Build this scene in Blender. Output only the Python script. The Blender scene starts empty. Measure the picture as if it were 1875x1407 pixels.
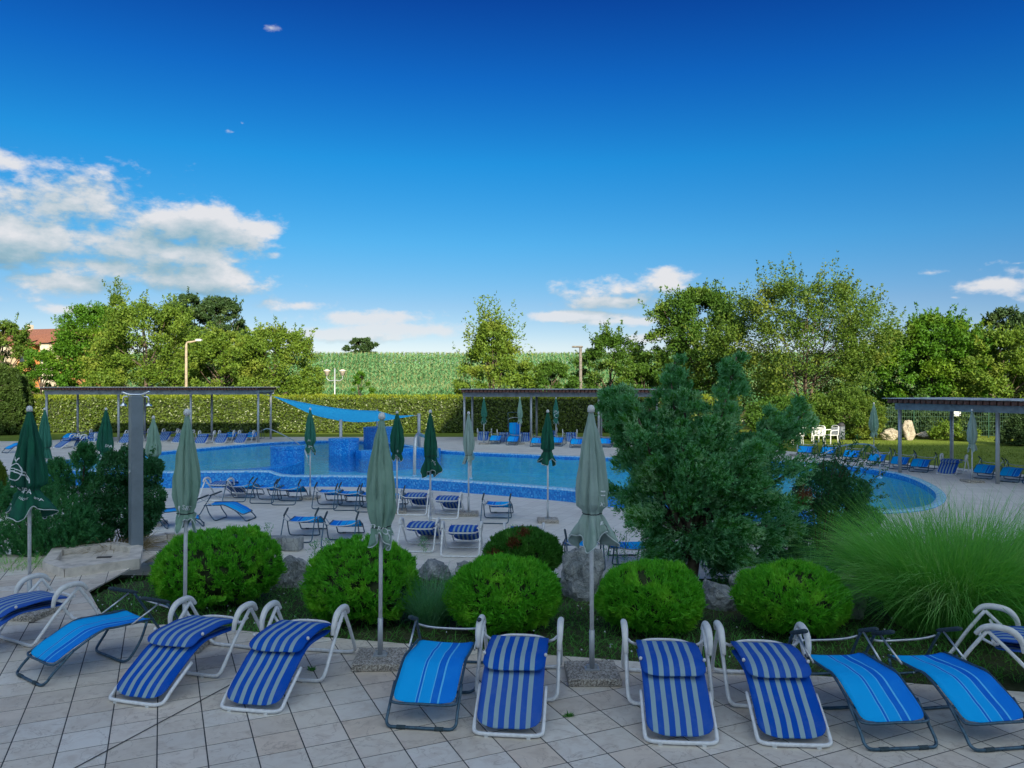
import bpy, bmesh, math, random
import numpy as np
from mathutils import Vector, Matrix, noise as mnoise
from mathutils.geometry import delaunay_2d_cdt

# ---------------------------------------------------------------- camera, sky, sun, exposure
S = bpy.context.scene
COL = S.collection
F, CZ, HX, HY = 1420.0, 2.67, 937.5, 703.5      # focal length in photo pixels, eye height, principal point
cam = bpy.data.cameras.new('camera'); cam_o = bpy.data.objects.new('camera', cam); COL.objects.link(cam_o)
cam.sensor_width = 36; cam.lens = F / 1875 * 36; cam.clip_start = 0.1; cam.clip_end = 3000
cam_o.location = (0, 0, CZ); cam_o.rotation_euler = (math.pi / 2, 0, 0)
S.camera = cam_o

SUN_EL, SUN_AZ = math.radians(22), math.radians(164)     # low evening sun behind the viewer
SKY_STRENGTH, EXPOSURE = 0.12, 0.75
w = bpy.data.worlds.new('World'); S.world = w; w.use_nodes = True
sun = bpy.data.lights.new('sun', 'SUN'); sun.energy = 5.0; sun.angle = math.radians(0.55); sun.color = (1.0, 0.89, 0.66)
sun_o = bpy.data.objects.new('sun', sun); COL.objects.link(sun_o)
sd = Vector((math.sin(SUN_AZ) * math.cos(SUN_EL), math.cos(SUN_AZ) * math.cos(SUN_EL), math.sin(SUN_EL)))
sun_o.rotation_euler = sd.to_track_quat('Z', 'Y').to_euler(); sun_o.location = sd * 300
S.view_settings.view_transform = 'Standard'; S.view_settings.look = 'None'
S.view_settings.exposure = EXPOSURE; S.view_settings.gamma = 1.0; S.view_settings.use_curve_mapping = False
S.cycles.max_bounces = 8; S.cycles.diffuse_bounces = 5; S.cycles.glossy_bounces = 3
S.cycles.transmission_bounces = 4; S.cycles.transparent_max_bounces = 12
S.cycles.caustics_reflective = False; S.cycles.caustics_refractive = False
S.cycles.use_denoising = True

class NT:
    """short-hand for building node trees"""
    def __init__(s, tree): s.t = tree; s.n = tree.nodes; s.l = tree.links
    def node(s, typ, ins=None, **props):
        n = s.n.new(typ)
        for k, v in props.items(): setattr(n, k, v)
        if ins:
            for k, v in ins.items(): s.put(n.inputs[k], v)
        return n
    def put(s, sock, v):
        if isinstance(v, bpy.types.NodeSocket): s.l.new(v, sock)
        elif isinstance(v, bpy.types.Node): s.l.new(v.outputs[0], sock)
        else:
            if isinstance(v, (tuple, list)) and len(v) == 3 and sock.type == 'RGBA': v = (*v, 1)
            sock.default_value = v
    def m(s, op, a, b=0.0, c=0.0, clamp=False):
        n = s.n.new('ShaderNodeMath'); n.operation = op; n.use_clamp = clamp
        s.put(n.inputs[0], a); s.put(n.inputs[1], b); s.put(n.inputs[2], c)
        return n.outputs[0]
    def vm(s, op, a, b=(0, 0, 0)):
        n = s.n.new('ShaderNodeVectorMath'); n.operation = op
        s.put(n.inputs[0], a); s.put(n.inputs[1], b)
        return n.outputs['Value'] if op in ('LENGTH', 'DOT_PRODUCT') else n.outputs[0]
    def mix(s, f, a, b, blend='MIX'):
        n = s.n.new('ShaderNodeMix'); n.data_type = 'RGBA'; n.blend_type = blend
        s.put(n.inputs[0], f); s.put(n.inputs[6], a); s.put(n.inputs[7], b)
        return n.outputs[2]
    def ramp(s, f, stops, interp='LINEAR'):
        n = s.n.new('ShaderNodeValToRGB'); e = n.color_ramp.elements; n.color_ramp.interpolation = interp
        while len(e) > 1: e.remove(e[-1])
        for i, (p, c) in enumerate(stops):
            x = e[0] if i == 0 else e.new(p)
            x.position = p; x.color = (*c, 1) if len(c) == 3 else c
        s.put(n.inputs[0], f)
        return n.outputs[0]
    def noise(s, vec, scale, detail=2.0, rough=0.5, dist=0.0, out='Fac'):
        n = s.node('ShaderNodeTexNoise', {'Scale': scale, 'Detail': detail, 'Roughness': rough, 'Distortion': dist})
        if vec is not None: s.put(n.inputs['Vector'], vec)
        return n.outputs[out]
    def smooth(s, x, lo, hi):
        n = s.node('ShaderNodeMapRange', {'Value': x, 'From Min': lo, 'From Max': hi}, interpolation_type='SMOOTHSTEP')
        return n.outputs[0]

def build_world():
    T = NT(w.node_tree); bg = T.n['Background']
    sky = T.node('ShaderNodeTexSky', sky_type='NISHITA', sun_disc=False, sun_elevation=SUN_EL, sun_rotation=SUN_AZ,
                 ozone_density=3.0, dust_density=0.0, air_density=0.6, altitude=0.0)
    rgb = T.node('ShaderNodeSeparateColor', {0: sky}); K = 1 / (SKY_STRENGTH * 2 ** EXPOSURE)
    ch = [T.m('MULTIPLY', T.m('POWER', rgb.outputs[i], g), k * K) for i, (g, k) in enumerate(((1.6, 0.056), (1.3, 0.102), (0.9, 0.284)))]
    col = T.node('ShaderNodeCombineColor', {0: ch[0], 1: ch[1], 2: ch[2]}).outputs[0]
    d = T.vm('NORMALIZE', T.node('ShaderNodeTexCoord').outputs['Generated'])
    sp = T.node('ShaderNodeSeparateXYZ', {0: d}); x, y, z = sp.outputs
    az = T.m('ARCTAN2', x, y)
    hor = T.m('SQRT', T.m('ADD', T.m('MULTIPLY', x, x), T.m('MULTIPLY', y, y)))
    v = T.m('DIVIDE', z, T.m('MAXIMUM', hor, 0.02))
    uv = T.node('ShaderNodeCombineXYZ', {0: az, 1: v}).outputs[0]
    col = T.mix(1.0, col, T.ramp(v, [(0, (.60, .44, .38)), (0.05, (.86, .54, .385)), (0.10, (.80, .58, .41)), (0.18, (.52, .76, .52)), (0.284, (.20, .84, .60)), (0.39, (.11, .60, .57)), (0.5, (.09, .36, .44))]), 'MULTIPLY')
    # lumpy displacement of the cloud banks' outlines
    st = T.vm('MULTIPLY', d, (1.0, 1.0, 1.9))
    warp = T.noise(st, 9.0, 6.0, 0.56)
    warp2 = T.noise(T.vm('ADD', st, (0.012, 0.0, 0.03)), 9.0, 6.0, 0.56)
    banks = [(100, 378, 210, 62), (300, 408, 185, 50), (40, 425, 170, 52), (425, 437, 70, 24), (488, 420, 46, 19), (505, 468, 26, 12), (15, 296, 66, 30),
             (235, 492, 135, 24), (395, 512, 125, 30), (135, 520, 85, 18), (300, 462, 150, 34), (140, 568, 60, 9), (-200, 380, 180, 80), (-330, 520, 200, 40),
             (548, 560, 70, 16), (640, 584, 110, 18), (725, 604, 140, 14), (600, 612, 190, 18),
             (1150, 528, 95, 24), (1215, 514, 50, 20), (1060, 580, 100, 9), (1150, 588, 95, 9), (1140, 552, 85, 14), (1190, 620, 45, 7),
             (1705, 500, 30, 6), (1825, 524, 56, 14), (1748, 545, 12, 4), (1865, 482, 22, 5), (2000, 490, 100, 40),
             (497, 52, 26, 11), (425, 242, 13, 6), (443, 226, 8, 5)]
    def bank_field(rows, du=0.0, dv=0.0):
        f = None
        for px, py, rx, ry in rows:
            wisp = rx < 35
            if wisp: rx, ry = rx * 1.5, ry * 1.5
            a0 = math.atan((px - HX) / F); v0 = (HY - py) / F * math.cos(a0); kx, ky = F / rx * 0.9, F / ry * 0.9
            n = T.n.new('ShaderNodeVectorMath'); n.operation = 'MULTIPLY_ADD'
            T.put(n.inputs[0], uv); n.inputs[1].default_value = (kx, ky, 0); n.inputs[2].default_value = ((du - a0) * kx, (dv - v0) * ky, 0)
            q = T.vm('LENGTH', n.outputs[0])
            if wisp: q = T.m('ADD', q, 0.62)                               # thin torn shreds
            f = q if f is None else T.m('SMOOTH_MIN', f, q, 0.12)
        return T.m('SUBTRACT', 0.9, f)
    dens = bank_field(banks); above = bank_field([r for r in banks if r[2] * r[3] > 2000 and -50 < r[0] < 1900], 0.006, 0.020)
    # added out-of-view cloud, denser than ahead, to lift fill light on the foreground
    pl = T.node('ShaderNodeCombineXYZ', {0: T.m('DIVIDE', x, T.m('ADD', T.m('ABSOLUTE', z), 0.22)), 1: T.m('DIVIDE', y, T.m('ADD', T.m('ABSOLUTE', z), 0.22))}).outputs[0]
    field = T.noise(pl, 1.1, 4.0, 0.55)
    away = T.vm('DOT_PRODUCT', d, (0.0, 0.93, 0.36))                             # the added fill cloud thickens away from the view axis
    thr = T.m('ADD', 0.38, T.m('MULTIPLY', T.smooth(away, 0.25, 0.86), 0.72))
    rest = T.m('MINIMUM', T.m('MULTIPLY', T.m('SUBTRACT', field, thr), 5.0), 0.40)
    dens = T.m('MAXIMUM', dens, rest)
    fine = T.m('MULTIPLY', T.m('SUBTRACT', T.noise(st, 42.0, 5.0, 0.6), 0.5), 1.5)
    lump = T.m('ADD', T.m('MULTIPLY', T.m('SUBTRACT', warp, 0.5), 3.0), fine)
    lump2 = T.m('MULTIPLY', T.m('SUBTRACT', warp2, 0.5), 3.0)
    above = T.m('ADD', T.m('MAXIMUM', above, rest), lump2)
    dens = T.m('ADD', dens, lump)
    alpha = T.smooth(dens, -0.15, 0.62)
    # light from above: where there is less cloud overhead it is bright, undersides are grey blue
    shade = T.m('ADD', T.m('SUBTRACT', 0.60, T.m('MULTIPLY', T.smooth(dens, 0.3, 1.7), 0.22)), T.m('MULTIPLY', T.m('SUBTRACT', dens, above), 0.62), clamp=True)
    cl = T.ramp(shade, [(0.0, (0.17, 0.33, 0.42)), (0.4, (0.33, 0.49, 0.57)), (0.75, (0.60, 0.66, 0.70)), (1.0, (0.82, 0.81, 0.82))])
    cl = T.mix(1.0, cl, tuple([1 / (SKY_STRENGTH * 2 ** EXPOSURE)] * 3), 'MULTIPLY')
    fwd = T.m('MAXIMUM', T.vm('DOT_PRODUCT', d, tuple(sd)), 0.0)                # cloud brightened towards the sun, boosted to add fill in the shade
    cl = T.mix(1.0, cl, T.m('ADD', 1.0, T.m('MULTIPLY', T.m('MULTIPLY', fwd, fwd), 3.0)), 'MULTIPLY')
    low = T.m('MULTIPLY', alpha, T.m('ADD', 0.55, T.m('MULTIPLY', T.smooth(v, 0.02, 0.13), 0.38)))
    fin = T.mix(T.m('MULTIPLY', low, T.smooth(z, 0.0, 0.02)), col, cl)
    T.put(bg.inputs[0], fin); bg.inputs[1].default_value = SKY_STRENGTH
build_world()

# ---------------------------------------------------------------- helpers
R = math.radians
def at(px, py, z):
    """photo pixel on the level z -> point of the place"""
    D = F * (CZ - z) / (py - HY)
    return Vector(((px - HX) / F * D, D, z))
def atD(px, py, D):
    return Vector(((px - HX) / F * D, D, CZ - (py - HY) / F * D))
def tag(o, label=None, cat=None, group=None, kind=None):
    if label: o['label'] = label
    if cat: o['category'] = cat
    if group: o['group'] = group
    if kind: o['kind'] = kind
    return o
def empty(name, loc, rz=0.0, label=None, cat=None, group=None):
    o = bpy.data.objects.new(name, None); COL.objects.link(o); o.empty_display_size = 0.2
    o.location = loc; o.rotation_euler = (0, 0, rz)
    return tag(o, label, cat, group)
def link(name, me, parent=None):
    o = bpy.data.objects.new(name, me); COL.objects.link(o)
    if parent: o.parent = parent
    return o
def copy_tree(o, parent=None):
    c = o.copy(); COL.objects.link(c); c.parent = parent
    for ch in list(o.children): copy_tree(ch, c)
    return c

class MB:
    """mesh builder: boxes, tubes, lathes, sheets collected into ONE mesh"""
    def __init__(s): s.v = []; s.f = []; s.uv = []
    def add(s, vs, fs, uv=None):
        b = len(s.v); s.v += [tuple(p) for p in vs]; s.f += [tuple(b + i for i in q) for q in fs]
        s.uv += uv if uv else [(0, 0)] * len(vs)
    def box(s, c, d, rot=0.0, ch=0.0):
        x, y, z = (k / 2 for k in d); M = Matrix.Rotation(rot, 3, 'Z'); c = Vector(c)
        if ch <= 0:
            vs = [c + M @ Vector((a, b, e)) for e in (-z, z) for a, b in ((-x, -y), (x, -y), (x, y), (-x, y))]
            s.add(vs, [(3, 2, 1, 0), (4, 5, 6, 7)] + [(i, (i + 1) % 4, 4 + (i + 1) % 4, 4 + i) for i in range(4)])
        else:
            vs = []
            for e, k in ((-z, ch), (-z + ch, 0), (z - ch, 0), (z, ch)):
                vs += [c + M @ Vector((a * (x - k), b * (y - k), e)) for a, b in ((-1, -1), (1, -1), (1, 1), (-1, 1))]
            fs = [(3, 2, 1, 0), (12, 13, 14, 15)]
            for r in range(3): fs += [(4 * r + i, 4 * r + (i + 1) % 4, 4 * r + 4 + (i + 1) % 4, 4 * r + 4 + i) for i in range(4)]
            s.add(vs, fs)
        return s
    def tube(s, pts, r, seg=8, closed=False):
        pts = [Vector(p) for p in pts]; n = len(pts); rr = r if isinstance(r, (list, tuple)) else [r] * n
        vs = []; up = None
        for i, p in enumerate(pts):
            if closed: t = pts[(i + 1) % n] - pts[i - 1]
            else: t = pts[min(i + 1, n - 1)] - pts[max(i - 1, 0)]
            t = t.normalized() if t.length > 1e-9 else Vector((0, 0, 1))
            if up is None: up = Vector((0, 0, 1)) if abs(t.z) < 0.9 else Vector((1, 0, 0))
            a = t.cross(up)
            if a.length < 1e-4: a = t.cross(Vector((0.3, 1, 0.2)))
            a.normalize(); b = t.cross(a).normalized(); up = -b if (-b).dot(up) > 0 else b
            b = a.cross(t)
            vs += [p + (a * math.cos(2 * math.pi * k / seg) + b * math.sin(2 * math.pi * k / seg)) * rr[i] for k in range(seg)]
        fs = []
        for i in range(n if closed else n - 1):
            j = (i + 1) % n
            fs += [(i * seg + k, i * seg + (k + 1) % seg, j * seg + (k + 1) % seg, j * seg + k) for k in range(seg)]
        if not closed: fs += [tuple(range(seg - 1, -1, -1)), tuple((n - 1) * seg + k for k in range(seg))]
        s.add(vs, fs); return s
    def lathe(s, prof, c=(0, 0, 0), seg=16):
        c = Vector(c); vs = []
        for r, z in prof: vs += [c + Vector((r * math.cos(2 * math.pi * k / seg), r * math.sin(2 * math.pi * k / seg), z)) for k in range(seg)]
        fs = [tuple(range(seg - 1, -1, -1)), tuple((len(prof) - 1) * seg + k for k in range(seg))]
        for i in range(len(prof) - 1): fs += [(i * seg + k, i * seg + (k + 1) % seg, (i + 1) * seg + (k + 1) % seg, (i + 1) * seg + k) for k in range(seg)]
        s.add(vs, fs); return s
    def prism(s, poly, z0, z1):
        n = len(poly); vs = [(x, y, z0) for x, y in poly] + [(x, y, z1) for x, y in poly]
        s.add(vs, [tuple(range(n - 1, -1, -1)), tuple(range(n, 2 * n))] + [(i, (i + 1) % n, n + (i + 1) % n, n + i) for i in range(n)]); return s
    def mesh(s, name, mat, smooth=False):
        me = bpy.data.meshes.new(name); me.from_pydata(s.v, [], s.f)
        if any(u != (0, 0) for u in s.uv):
            uvl = me.uv_layers.new(name='UVMap'); idx = np.empty(len(me.loops), np.int32); me.loops.foreach_get('vertex_index', idx)
            uvl.data.foreach_set('uv', np.array(s.uv, np.float32)[idx].ravel())
        if mat: me.materials.append(mat)
        if smooth: me.polygons.foreach_set('use_smooth', [True] * len(me.polygons))
        me.update(); return me
    def build(s, name, mat, parent=None, smooth=False):
        return link(name, s.mesh(name, mat, smooth), parent)

def np_mesh(name, V, Q, mat, smooth=False):
    """mesh of quads from arrays"""
    me = bpy.data.meshes.new(name); V = np.asarray(V, np.float32); Q = np.asarray(Q, np.int32); k = Q.shape[1]
    me.vertices.add(len(V)); me.vertices.foreach_set('co', V.ravel())
    me.loops.add(Q.size); me.loops.foreach_set('vertex_index', Q.ravel())
    me.polygons.add(len(Q)); me.polygons.foreach_set('loop_start', np.arange(0, Q.size, k, dtype=np.int32))
    me.polygons.foreach_set('loop_total', np.full(len(Q), k, np.int32))
    if smooth: me.polygons.foreach_set('use_smooth', np.ones(len(Q), bool))
    me.materials.append(mat); me.update(calc_edges=True); return me
def unit(a): return a / np.maximum(np.linalg.norm(a, axis=-1, keepdims=True), 1e-9)
def card_mesh(name, P, U, W, mat, wide=0.45):
    """leaf-sized triangles: base P, full length vector U, half width vector W"""
    n = len(P); V = np.stack([P - W, P + W, P + U], 1).reshape(-1, 3)
    return np_mesh(name, V, np.arange(3 * n).reshape(n, 3), mat)
def side_of(U, rng):
    r = rng.normal(size=U.shape); return unit(np.cross(U, r))
def blade_mesh(name, P, D0, L, Wd, droop, mat, rng, nseg=4):
    """curved grass blades: start P, direction D0, length L, half width Wd, droop"""
    n = len(P); t = np.linspace(0, 1, nseg + 1); D0 = unit(D0)
    hz = D0.copy(); hz[:, 2] = 0; hz = unit(hz + 1e-6)
    pts = P[:, None] + D0[:, None] * (L[:, None] * t)[..., None] * 1.0
    pts = pts + hz[:, None] * (droop[:, None] * L[:, None] * t ** 2 * 0.55)[..., None]
    pts[..., 2] -= droop[:, None] * L[:, None] * t ** 2.2 * 0.75
    side = unit(np.cross(D0, np.array([0, 0, 1.0])) + rng.normal(size=(n, 3)) * 0.25)
    wd = Wd[:, None] * np.clip(1.05 - t ** 1.6, 0.06, 1)
    A = pts + side[:, None] * wd[..., None]; B = pts - side[:, None] * wd[..., None]
    V = np.stack([A, B], 2).reshape(n, -1, 3); m = 2 * (nseg + 1)
    q = np.array([[2 * i, 2 * i + 1, 2 * i + 3, 2 * i + 2] for i in range(nseg)])
    Q = (np.arange(n)[:, None, None] * m + q[None]).reshape(-1, 4)
    return np_mesh(name, V.reshape(-1, 3), Q, mat)
def smoothstep(x): x = max(0.0, min(1.0, x)); return x * x * (3 - 2 * x)
def spline(pts, n, closed=False):
    P = [Vector(p) for p in pts]; m = len(P); out = []
    segs = m if closed else m - 1
    for i in range(segs):
        g = (lambda k: P[k % m]) if closed else (lambda k: P[max(0, min(m - 1, k))])
        a, b, c, d = g(i - 1), g(i), g(i + 1), g(i + 2)
        for k in range(n):
            t = k / n
            out.append(0.5 * ((2 * b) + (c - a) * t + (2 * a - 5 * b + 4 * c - d) * t * t + (3 * b - a - 3 * c + d) * t ** 3))
    if not closed: out.append(P[-1])
    return out
def clip_poly(poly, clip):
    """Sutherland-Hodgman, clip is convex and counter-clockwise"""
    out = list(poly)
    for i in range(len(clip)):
        a, b = clip[i], clip[(i + 1) % len(clip)]; inp, out = out, []
        if not inp: break
        side = lambda p: (b[0] - a[0]) * (p[1] - a[1]) - (b[1] - a[1]) * (p[0] - a[0])
        for j in range(len(inp)):
            p, q = inp[j - 1], inp[j]; sp_, sq = side(p), side(q)
            if (sp_ >= 0) != (sq >= 0):
                t = sp_ / (sp_ - sq); out.append((p[0] + (q[0] - p[0]) * t, p[1] + (q[1] - p[1]) * t))
            if sq >= 0: out.append(q)
    return out
def inside(poly, x, y):
    r = False; n = len(poly); j = n - 1
    for i in range(n):
        xi, yi = poly[i][0], poly[i][1]; xj, yj = poly[j][0], poly[j][1]
        if (yi > y) != (yj > y) and x < (xj - xi) * (y - yi) / (yj - yi) + xi: r = not r
        j = i
    return r

# ---------------------------------------------------------------- materials
def new_mat(name):
    m = bpy.data.materials.new(name); m.use_nodes = True
    T = NT(m.node_tree); return m, T, T.n['Principled BSDF']
def bump(T, bs, h, strength=0.3, dist=0.01):
    b = T.node('ShaderNodeBump', {'Strength': strength, 'Distance': dist, 'Height': h}); T.put(bs.inputs['Normal'], b.outputs[0])
def simple(name, col, rough=0.5, metal=0.0, var=0.12, scale=14.0, bmp=0.0):
    m, T, b = new_mat(name); tc = T.node('ShaderNodeTexCoord').outputs['Object']
    n = T.noise(tc, scale, 4.0, 0.6)
    c2 = tuple(max(0, k * (1 - 2 * var)) for k in col)
    T.put(b.inputs['Base Color'], T.mix(T.smooth(n, 0.35, 0.75), tuple(min(1, k * (1 + var)) for k in col), c2))
    b.inputs['Roughness'].default_value = rough; b.inputs['Metallic'].default_value = metal
    T.put(b.inputs['Roughness'], T.m('ADD', rough - 0.08, T.m('MULTIPLY', n, 0.16)))
    if bmp: bump(T, b, n, bmp)
    return m
def leaf_mat(name, ca, cb, cc=None, trans=0.35, nscale=0.7, rough=0.55, spec=0.25):
    m, T, b = new_mat(name)
    geo = T.node('ShaderNodeNewGeometry'); rnd = geo.outputs['Random Per Island']
    col = T.mix(rnd, ca, cb)
    if cc:
        tc = T.node('ShaderNodeTexCoord').outputs['Object']
        col = T.mix(T.m('MULTIPLY', T.smooth(T.noise(tc, nscale, 3.0), 0.5, 0.72), 0.85), col, cc)
    T.put(b.inputs['Base Color'], col); b.inputs['Roughness'].default_value = rough
    b.inputs['Specular IOR Level'].default_value = spec
    tr = T.node('ShaderNodeBsdfTranslucent', {'Color': T.mix(1.0, col, (1.25, 1.2, 0.55), 'MULTIPLY')})
    mx = T.node('ShaderNodeMixShader', {0: trans, 1: b.outputs[0], 2: tr.outputs[0]})
    T.put(T.n['Material Output'].inputs[0], mx); return m

def stripe_mat(name, stops, worn=(0.3, 0.4, 0.5)):
    m, T, b = new_mat(name)
    uv = T.node('ShaderNodeUVMap', uv_map='UVMap').outputs[0]; u = T.node('ShaderNodeSeparateXYZ', {0: uv}).outputs[0]
    tc = T.node('ShaderNodeTexCoord').outputs['Object']
    u = T.m('ADD', u, T.m('MULTIPLY', T.m('SUBTRACT', T.noise(tc, 5.0, 2.0), 0.5), 0.012))
    col = T.ramp(u, stops, 'CONSTANT')
    col = T.mix(T.m('MULTIPLY', T.smooth(T.noise(tc, 6.0, 5.0, 0.65), 0.45, 0.8), 0.22), col, worn)
    oi = T.node('ShaderNodeObjectInfo').outputs['Random']
    col = T.mix(T.m('MULTIPLY', oi, 0.14), col, worn)
    T.put(b.inputs['Base Color'], col); b.inputs['Roughness'].default_value = 0.8; b.inputs['Specular IOR Level'].default_value = 0.15
    wv = T.noise(T.vm('MULTIPLY', tc, (260.0, 260.0, 260.0)), 1.0, 1.0)
    big = T.noise(tc, 9.0, 3.0)
    bump(T, b, T.m('ADD', T.m('MULTIPLY', wv, 0.25), big), 0.35, 0.012); return m
NAVY, GREY = (0.0, 0.075, 0.44), (0.27, 0.40, 0.47)
st = []
for i in range(6): st += [(i / 6 + 0.0, NAVY), (i / 6 + 0.093, GREY)]
M_STRIPE = stripe_mat('navy and grey striped fabric', st[:-1] + [(0.93, NAVY)], (0.18, 0.27, 0.42))
CY, DB, LT = (0.0, 0.36, 0.88), (0.0, 0.13, 0.66), (0.12, 0.55, 0.92)
M_BLUE = stripe_mat('cyan and blue striped fabric', [(0, (0.0, 0.40, 0.90)), (0.36, LT), (0.375, DB), (0.41, LT), (0.425, CY), (0.60, LT), (0.615, DB), (0.72, LT), (0.75, (0.0, 0.19, 0.76))], (0.03, 0.36, 0.80))
M_NAVY = simple('plain navy fabric', (0.012, 0.05, 0.40), 0.85, 0, 0.15, 20, 0.2)
M_WHITE = simple('white enamelled tube', (0.74, 0.76, 0.78), 0.35, 0, 0.06, 25)
M_WPLASTIC = simple('white plastic', (0.66, 0.67, 0.67), 0.45, 0, 0.05, 18)
M_STEELD = simple('blue grey steel tube', (0.055, 0.11, 0.16), 0.4, 0.5, 0.2, 30)
M_GRIP = simple('dark foam grip', (0.03, 0.055, 0.07), 0.85, 0, 0.2, 60)
M_ALU = simple('brushed aluminium', (0.55, 0.58, 0.60), 0.38, 0.75, 0.1, 20)
M_GALV = simple('galvanised steel', (0.40, 0.43, 0.46), 0.5, 0.35, 0.06, 3)
M_POST = simple('slate grey steel column', (0.20, 0.245, 0.29), 0.45, 0.3, 0.08, 3)
M_CHROME = simple('chromed shower fitting', (0.75, 0.78, 0.8), 0.15, 1.0, 0.05, 20)
M_BEAM = simple('grey painted steel beam', (0.25, 0.29, 0.33), 0.5, 0.2, 0.15, 6)
M_SLAT = simple('red brown timber slat', (0.105, 0.045, 0.032), 0.75, 0, 0.35, 9, 0.2)
M_ROOFSHEET = simple('pale sheet roofing', (0.45, 0.47, 0.48), 0.6, 0, 0.2, 3)
M_BLACKRUB = simple('dark rubber', (0.03, 0.03, 0.035), 0.7)
M_BIN = simple('grey painted bin', (0.13, 0.15, 0.18), 0.55, 0.2, 0.2)
M_ORANGE = simple('warm ochre render', (0.50, 0.24, 0.09), 0.9, 0, 0.12, 1.5)
M_CREAM = simple('cream render', (0.60, 0.54, 0.42), 0.9, 0, 0.1, 1.5)
M_GLASSD = simple('dark window glass', (0.03, 0.04, 0.05), 0.1)
M_FACADE = simple('off white facade', (0.70, 0.68, 0.63), 0.9, 0, 0.06, 0.6)
M_BARK = simple('grey brown bark', (0.10, 0.075, 0.055), 0.9, 0, 0.4, 8, 0.6)
M_BARKP = simple('pale bark', (0.30, 0.27, 0.22), 0.9, 0, 0.4, 6, 0.4)
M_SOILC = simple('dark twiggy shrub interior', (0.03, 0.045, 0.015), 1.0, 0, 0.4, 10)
M_GREENPOST = simple('green powder coated steel', (0.02, 0.075, 0.045), 0.5, 0.2)
M_LAMPCONC = simple('weathered beige lamp column', (0.36, 0.29, 0.21), 0.8, 0, 0.15, 5)
M_LANTERN = simple('frosted lantern shade', (0.62, 0.55, 0.47), 0.4)
M_WOODPOLE = simple('grey wooden pole', (0.17, 0.155, 0.14), 0.9, 0, 0.25, 9)
M_PRINT = simple('white print', (0.70, 0.75, 0.78), 0.8, 0, 0.12, 40)
M_TRIM = simple('pale hem binding', (0.50, 0.58, 0.58), 0.85)
M_CORD = simple('dark tie cord', (0.015, 0.02, 0.03), 0.8)
M_SANDSTONE = simple('pale sandstone slab', (0.60, 0.55, 0.49), 0.85, 0, 0.14, 5, 0.15)
M_DRAIN = simple('dull drain grate', (0.12, 0.12, 0.12), 0.5, 0.6)
M_STRAW = leaf_mat('dry straw', (0.32, 0.25, 0.13), (0.22, 0.17, 0.08), trans=0.2)

def fabric(name, col, streak, rough=0.85):
    m, T, b = new_mat(name); tc = T.node('ShaderNodeTexCoord').outputs['Object']
    n = T.noise(T.vm('MULTIPLY', tc, (9.0, 9.0, 1.6)), 1.0, 5.0, 0.6); n2 = T.noise(tc, 6.0, 3.0)
    c = T.mix(T.smooth(n, 0.4, 0.75), col, streak); c = T.mix(T.m('MULTIPLY', T.smooth(n2, 0.5, 0.8), 0.4), c, tuple(k * 0.6 for k in col))
    T.put(b.inputs['Base Color'], c); b.inputs['Roughness'].default_value = rough; b.inputs['Specular IOR Level'].default_value = 0.2
    bump(T, b, T.m('ADD', n, T.noise(tc, 30.0, 2.0)), 0.3, 0.012); return m
M_CAN_FADED = fabric('sun faded sage green canvas', (0.23, 0.36, 0.29), (0.15, 0.29, 0.22))
M_CAN_GREY = fabric('washed out grey canvas', (0.30, 0.40, 0.37), (0.21, 0.32, 0.27))
M_CAN_GREEN = fabric('dark green canvas', (0.012, 0.085, 0.060), (0.010, 0.13, 0.065))
M_CAN_MID = fabric('middle green canvas', (0.03, 0.15, 0.11), (0.04, 0.19, 0.13))
M_SAIL = fabric('cyan sailcloth', (0.03, 0.50, 0.88), (0.05, 0.55, 0.90))
M_NET = fabric('green shade netting', (0.10, 0.22, 0.15), (0.16, 0.28, 0.20))

def tile_mat():
    m, T, b = new_mat('sandstone look paving tile')
    r = T.node('ShaderNodeObjectInfo').outputs['Random']
    tc = T.vm('ADD', T.node('ShaderNodeTexCoord').outputs['Object'], T.node('ShaderNodeCombineXYZ', {0: T.m('MULTIPLY', r, 37.0), 1: T.m('MULTIPLY', r, 91.0)}).outputs[0])
    n = T.noise(tc, 7.0, 6.0, 0.62, 0.8); n2 = T.noise(T.vm('MULTIPLY', tc, (5.0, 26.0, 5.0)), 1.0, 4.0, 0.6, 1.2)
    c = T.ramp(T.m('FRACT', T.m('MULTIPLY', r, 7.31)), [(0, (0.66, 0.58, 0.48)), (0.3, (0.74, 0.67, 0.57)), (0.6, (0.70, 0.65, 0.57)), (0.8, (0.78, 0.74, 0.67)), (1, (0.72, 0.61, 0.49))])
    c = T.mix(T.m('MULTIPLY', T.smooth(n, 0.42, 0.72), 0.45), c, (0.50, 0.40, 0.32))
    c = T.mix(T.m('MULTIPLY', T.smooth(n2, 0.5, 0.8), 0.35), c, (0.68, 0.63, 0.57))
    vein = T.m('ABSOLUTE', T.m('SUBTRACT', T.noise(tc, 3.2, 5.0, 0.55, 0.6), 0.5))
    c = T.mix(T.m('MULTIPLY', T.m('SUBTRACT', 1.0, T.smooth(vein, 0.0, 0.012)), 0.35), c, (0.26, 0.19, 0.14))
    wp = T.node('ShaderNodeNewGeometry').outputs['Position']
    c = T.mix(T.m('MULTIPLY', T.smooth(T.noise(wp, 0.8, 6.0, 0.66), 0.45, 0.72), 0.42), c, (0.34, 0.30, 0.25))
    T.put(b.inputs['Base Color'], c); T.put(b.inputs['Roughness'], T.m('ADD', 0.42, T.m('MULTIPLY', n, 0.3)))
    b.inputs['Specular IOR Level'].default_value = 0.4
    bump(T, b, T.m('ADD', n, T.m('MULTIPLY', n2, 0.5)), 0.22, 0.008); return m
M_TILE = tile_mat()
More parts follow.
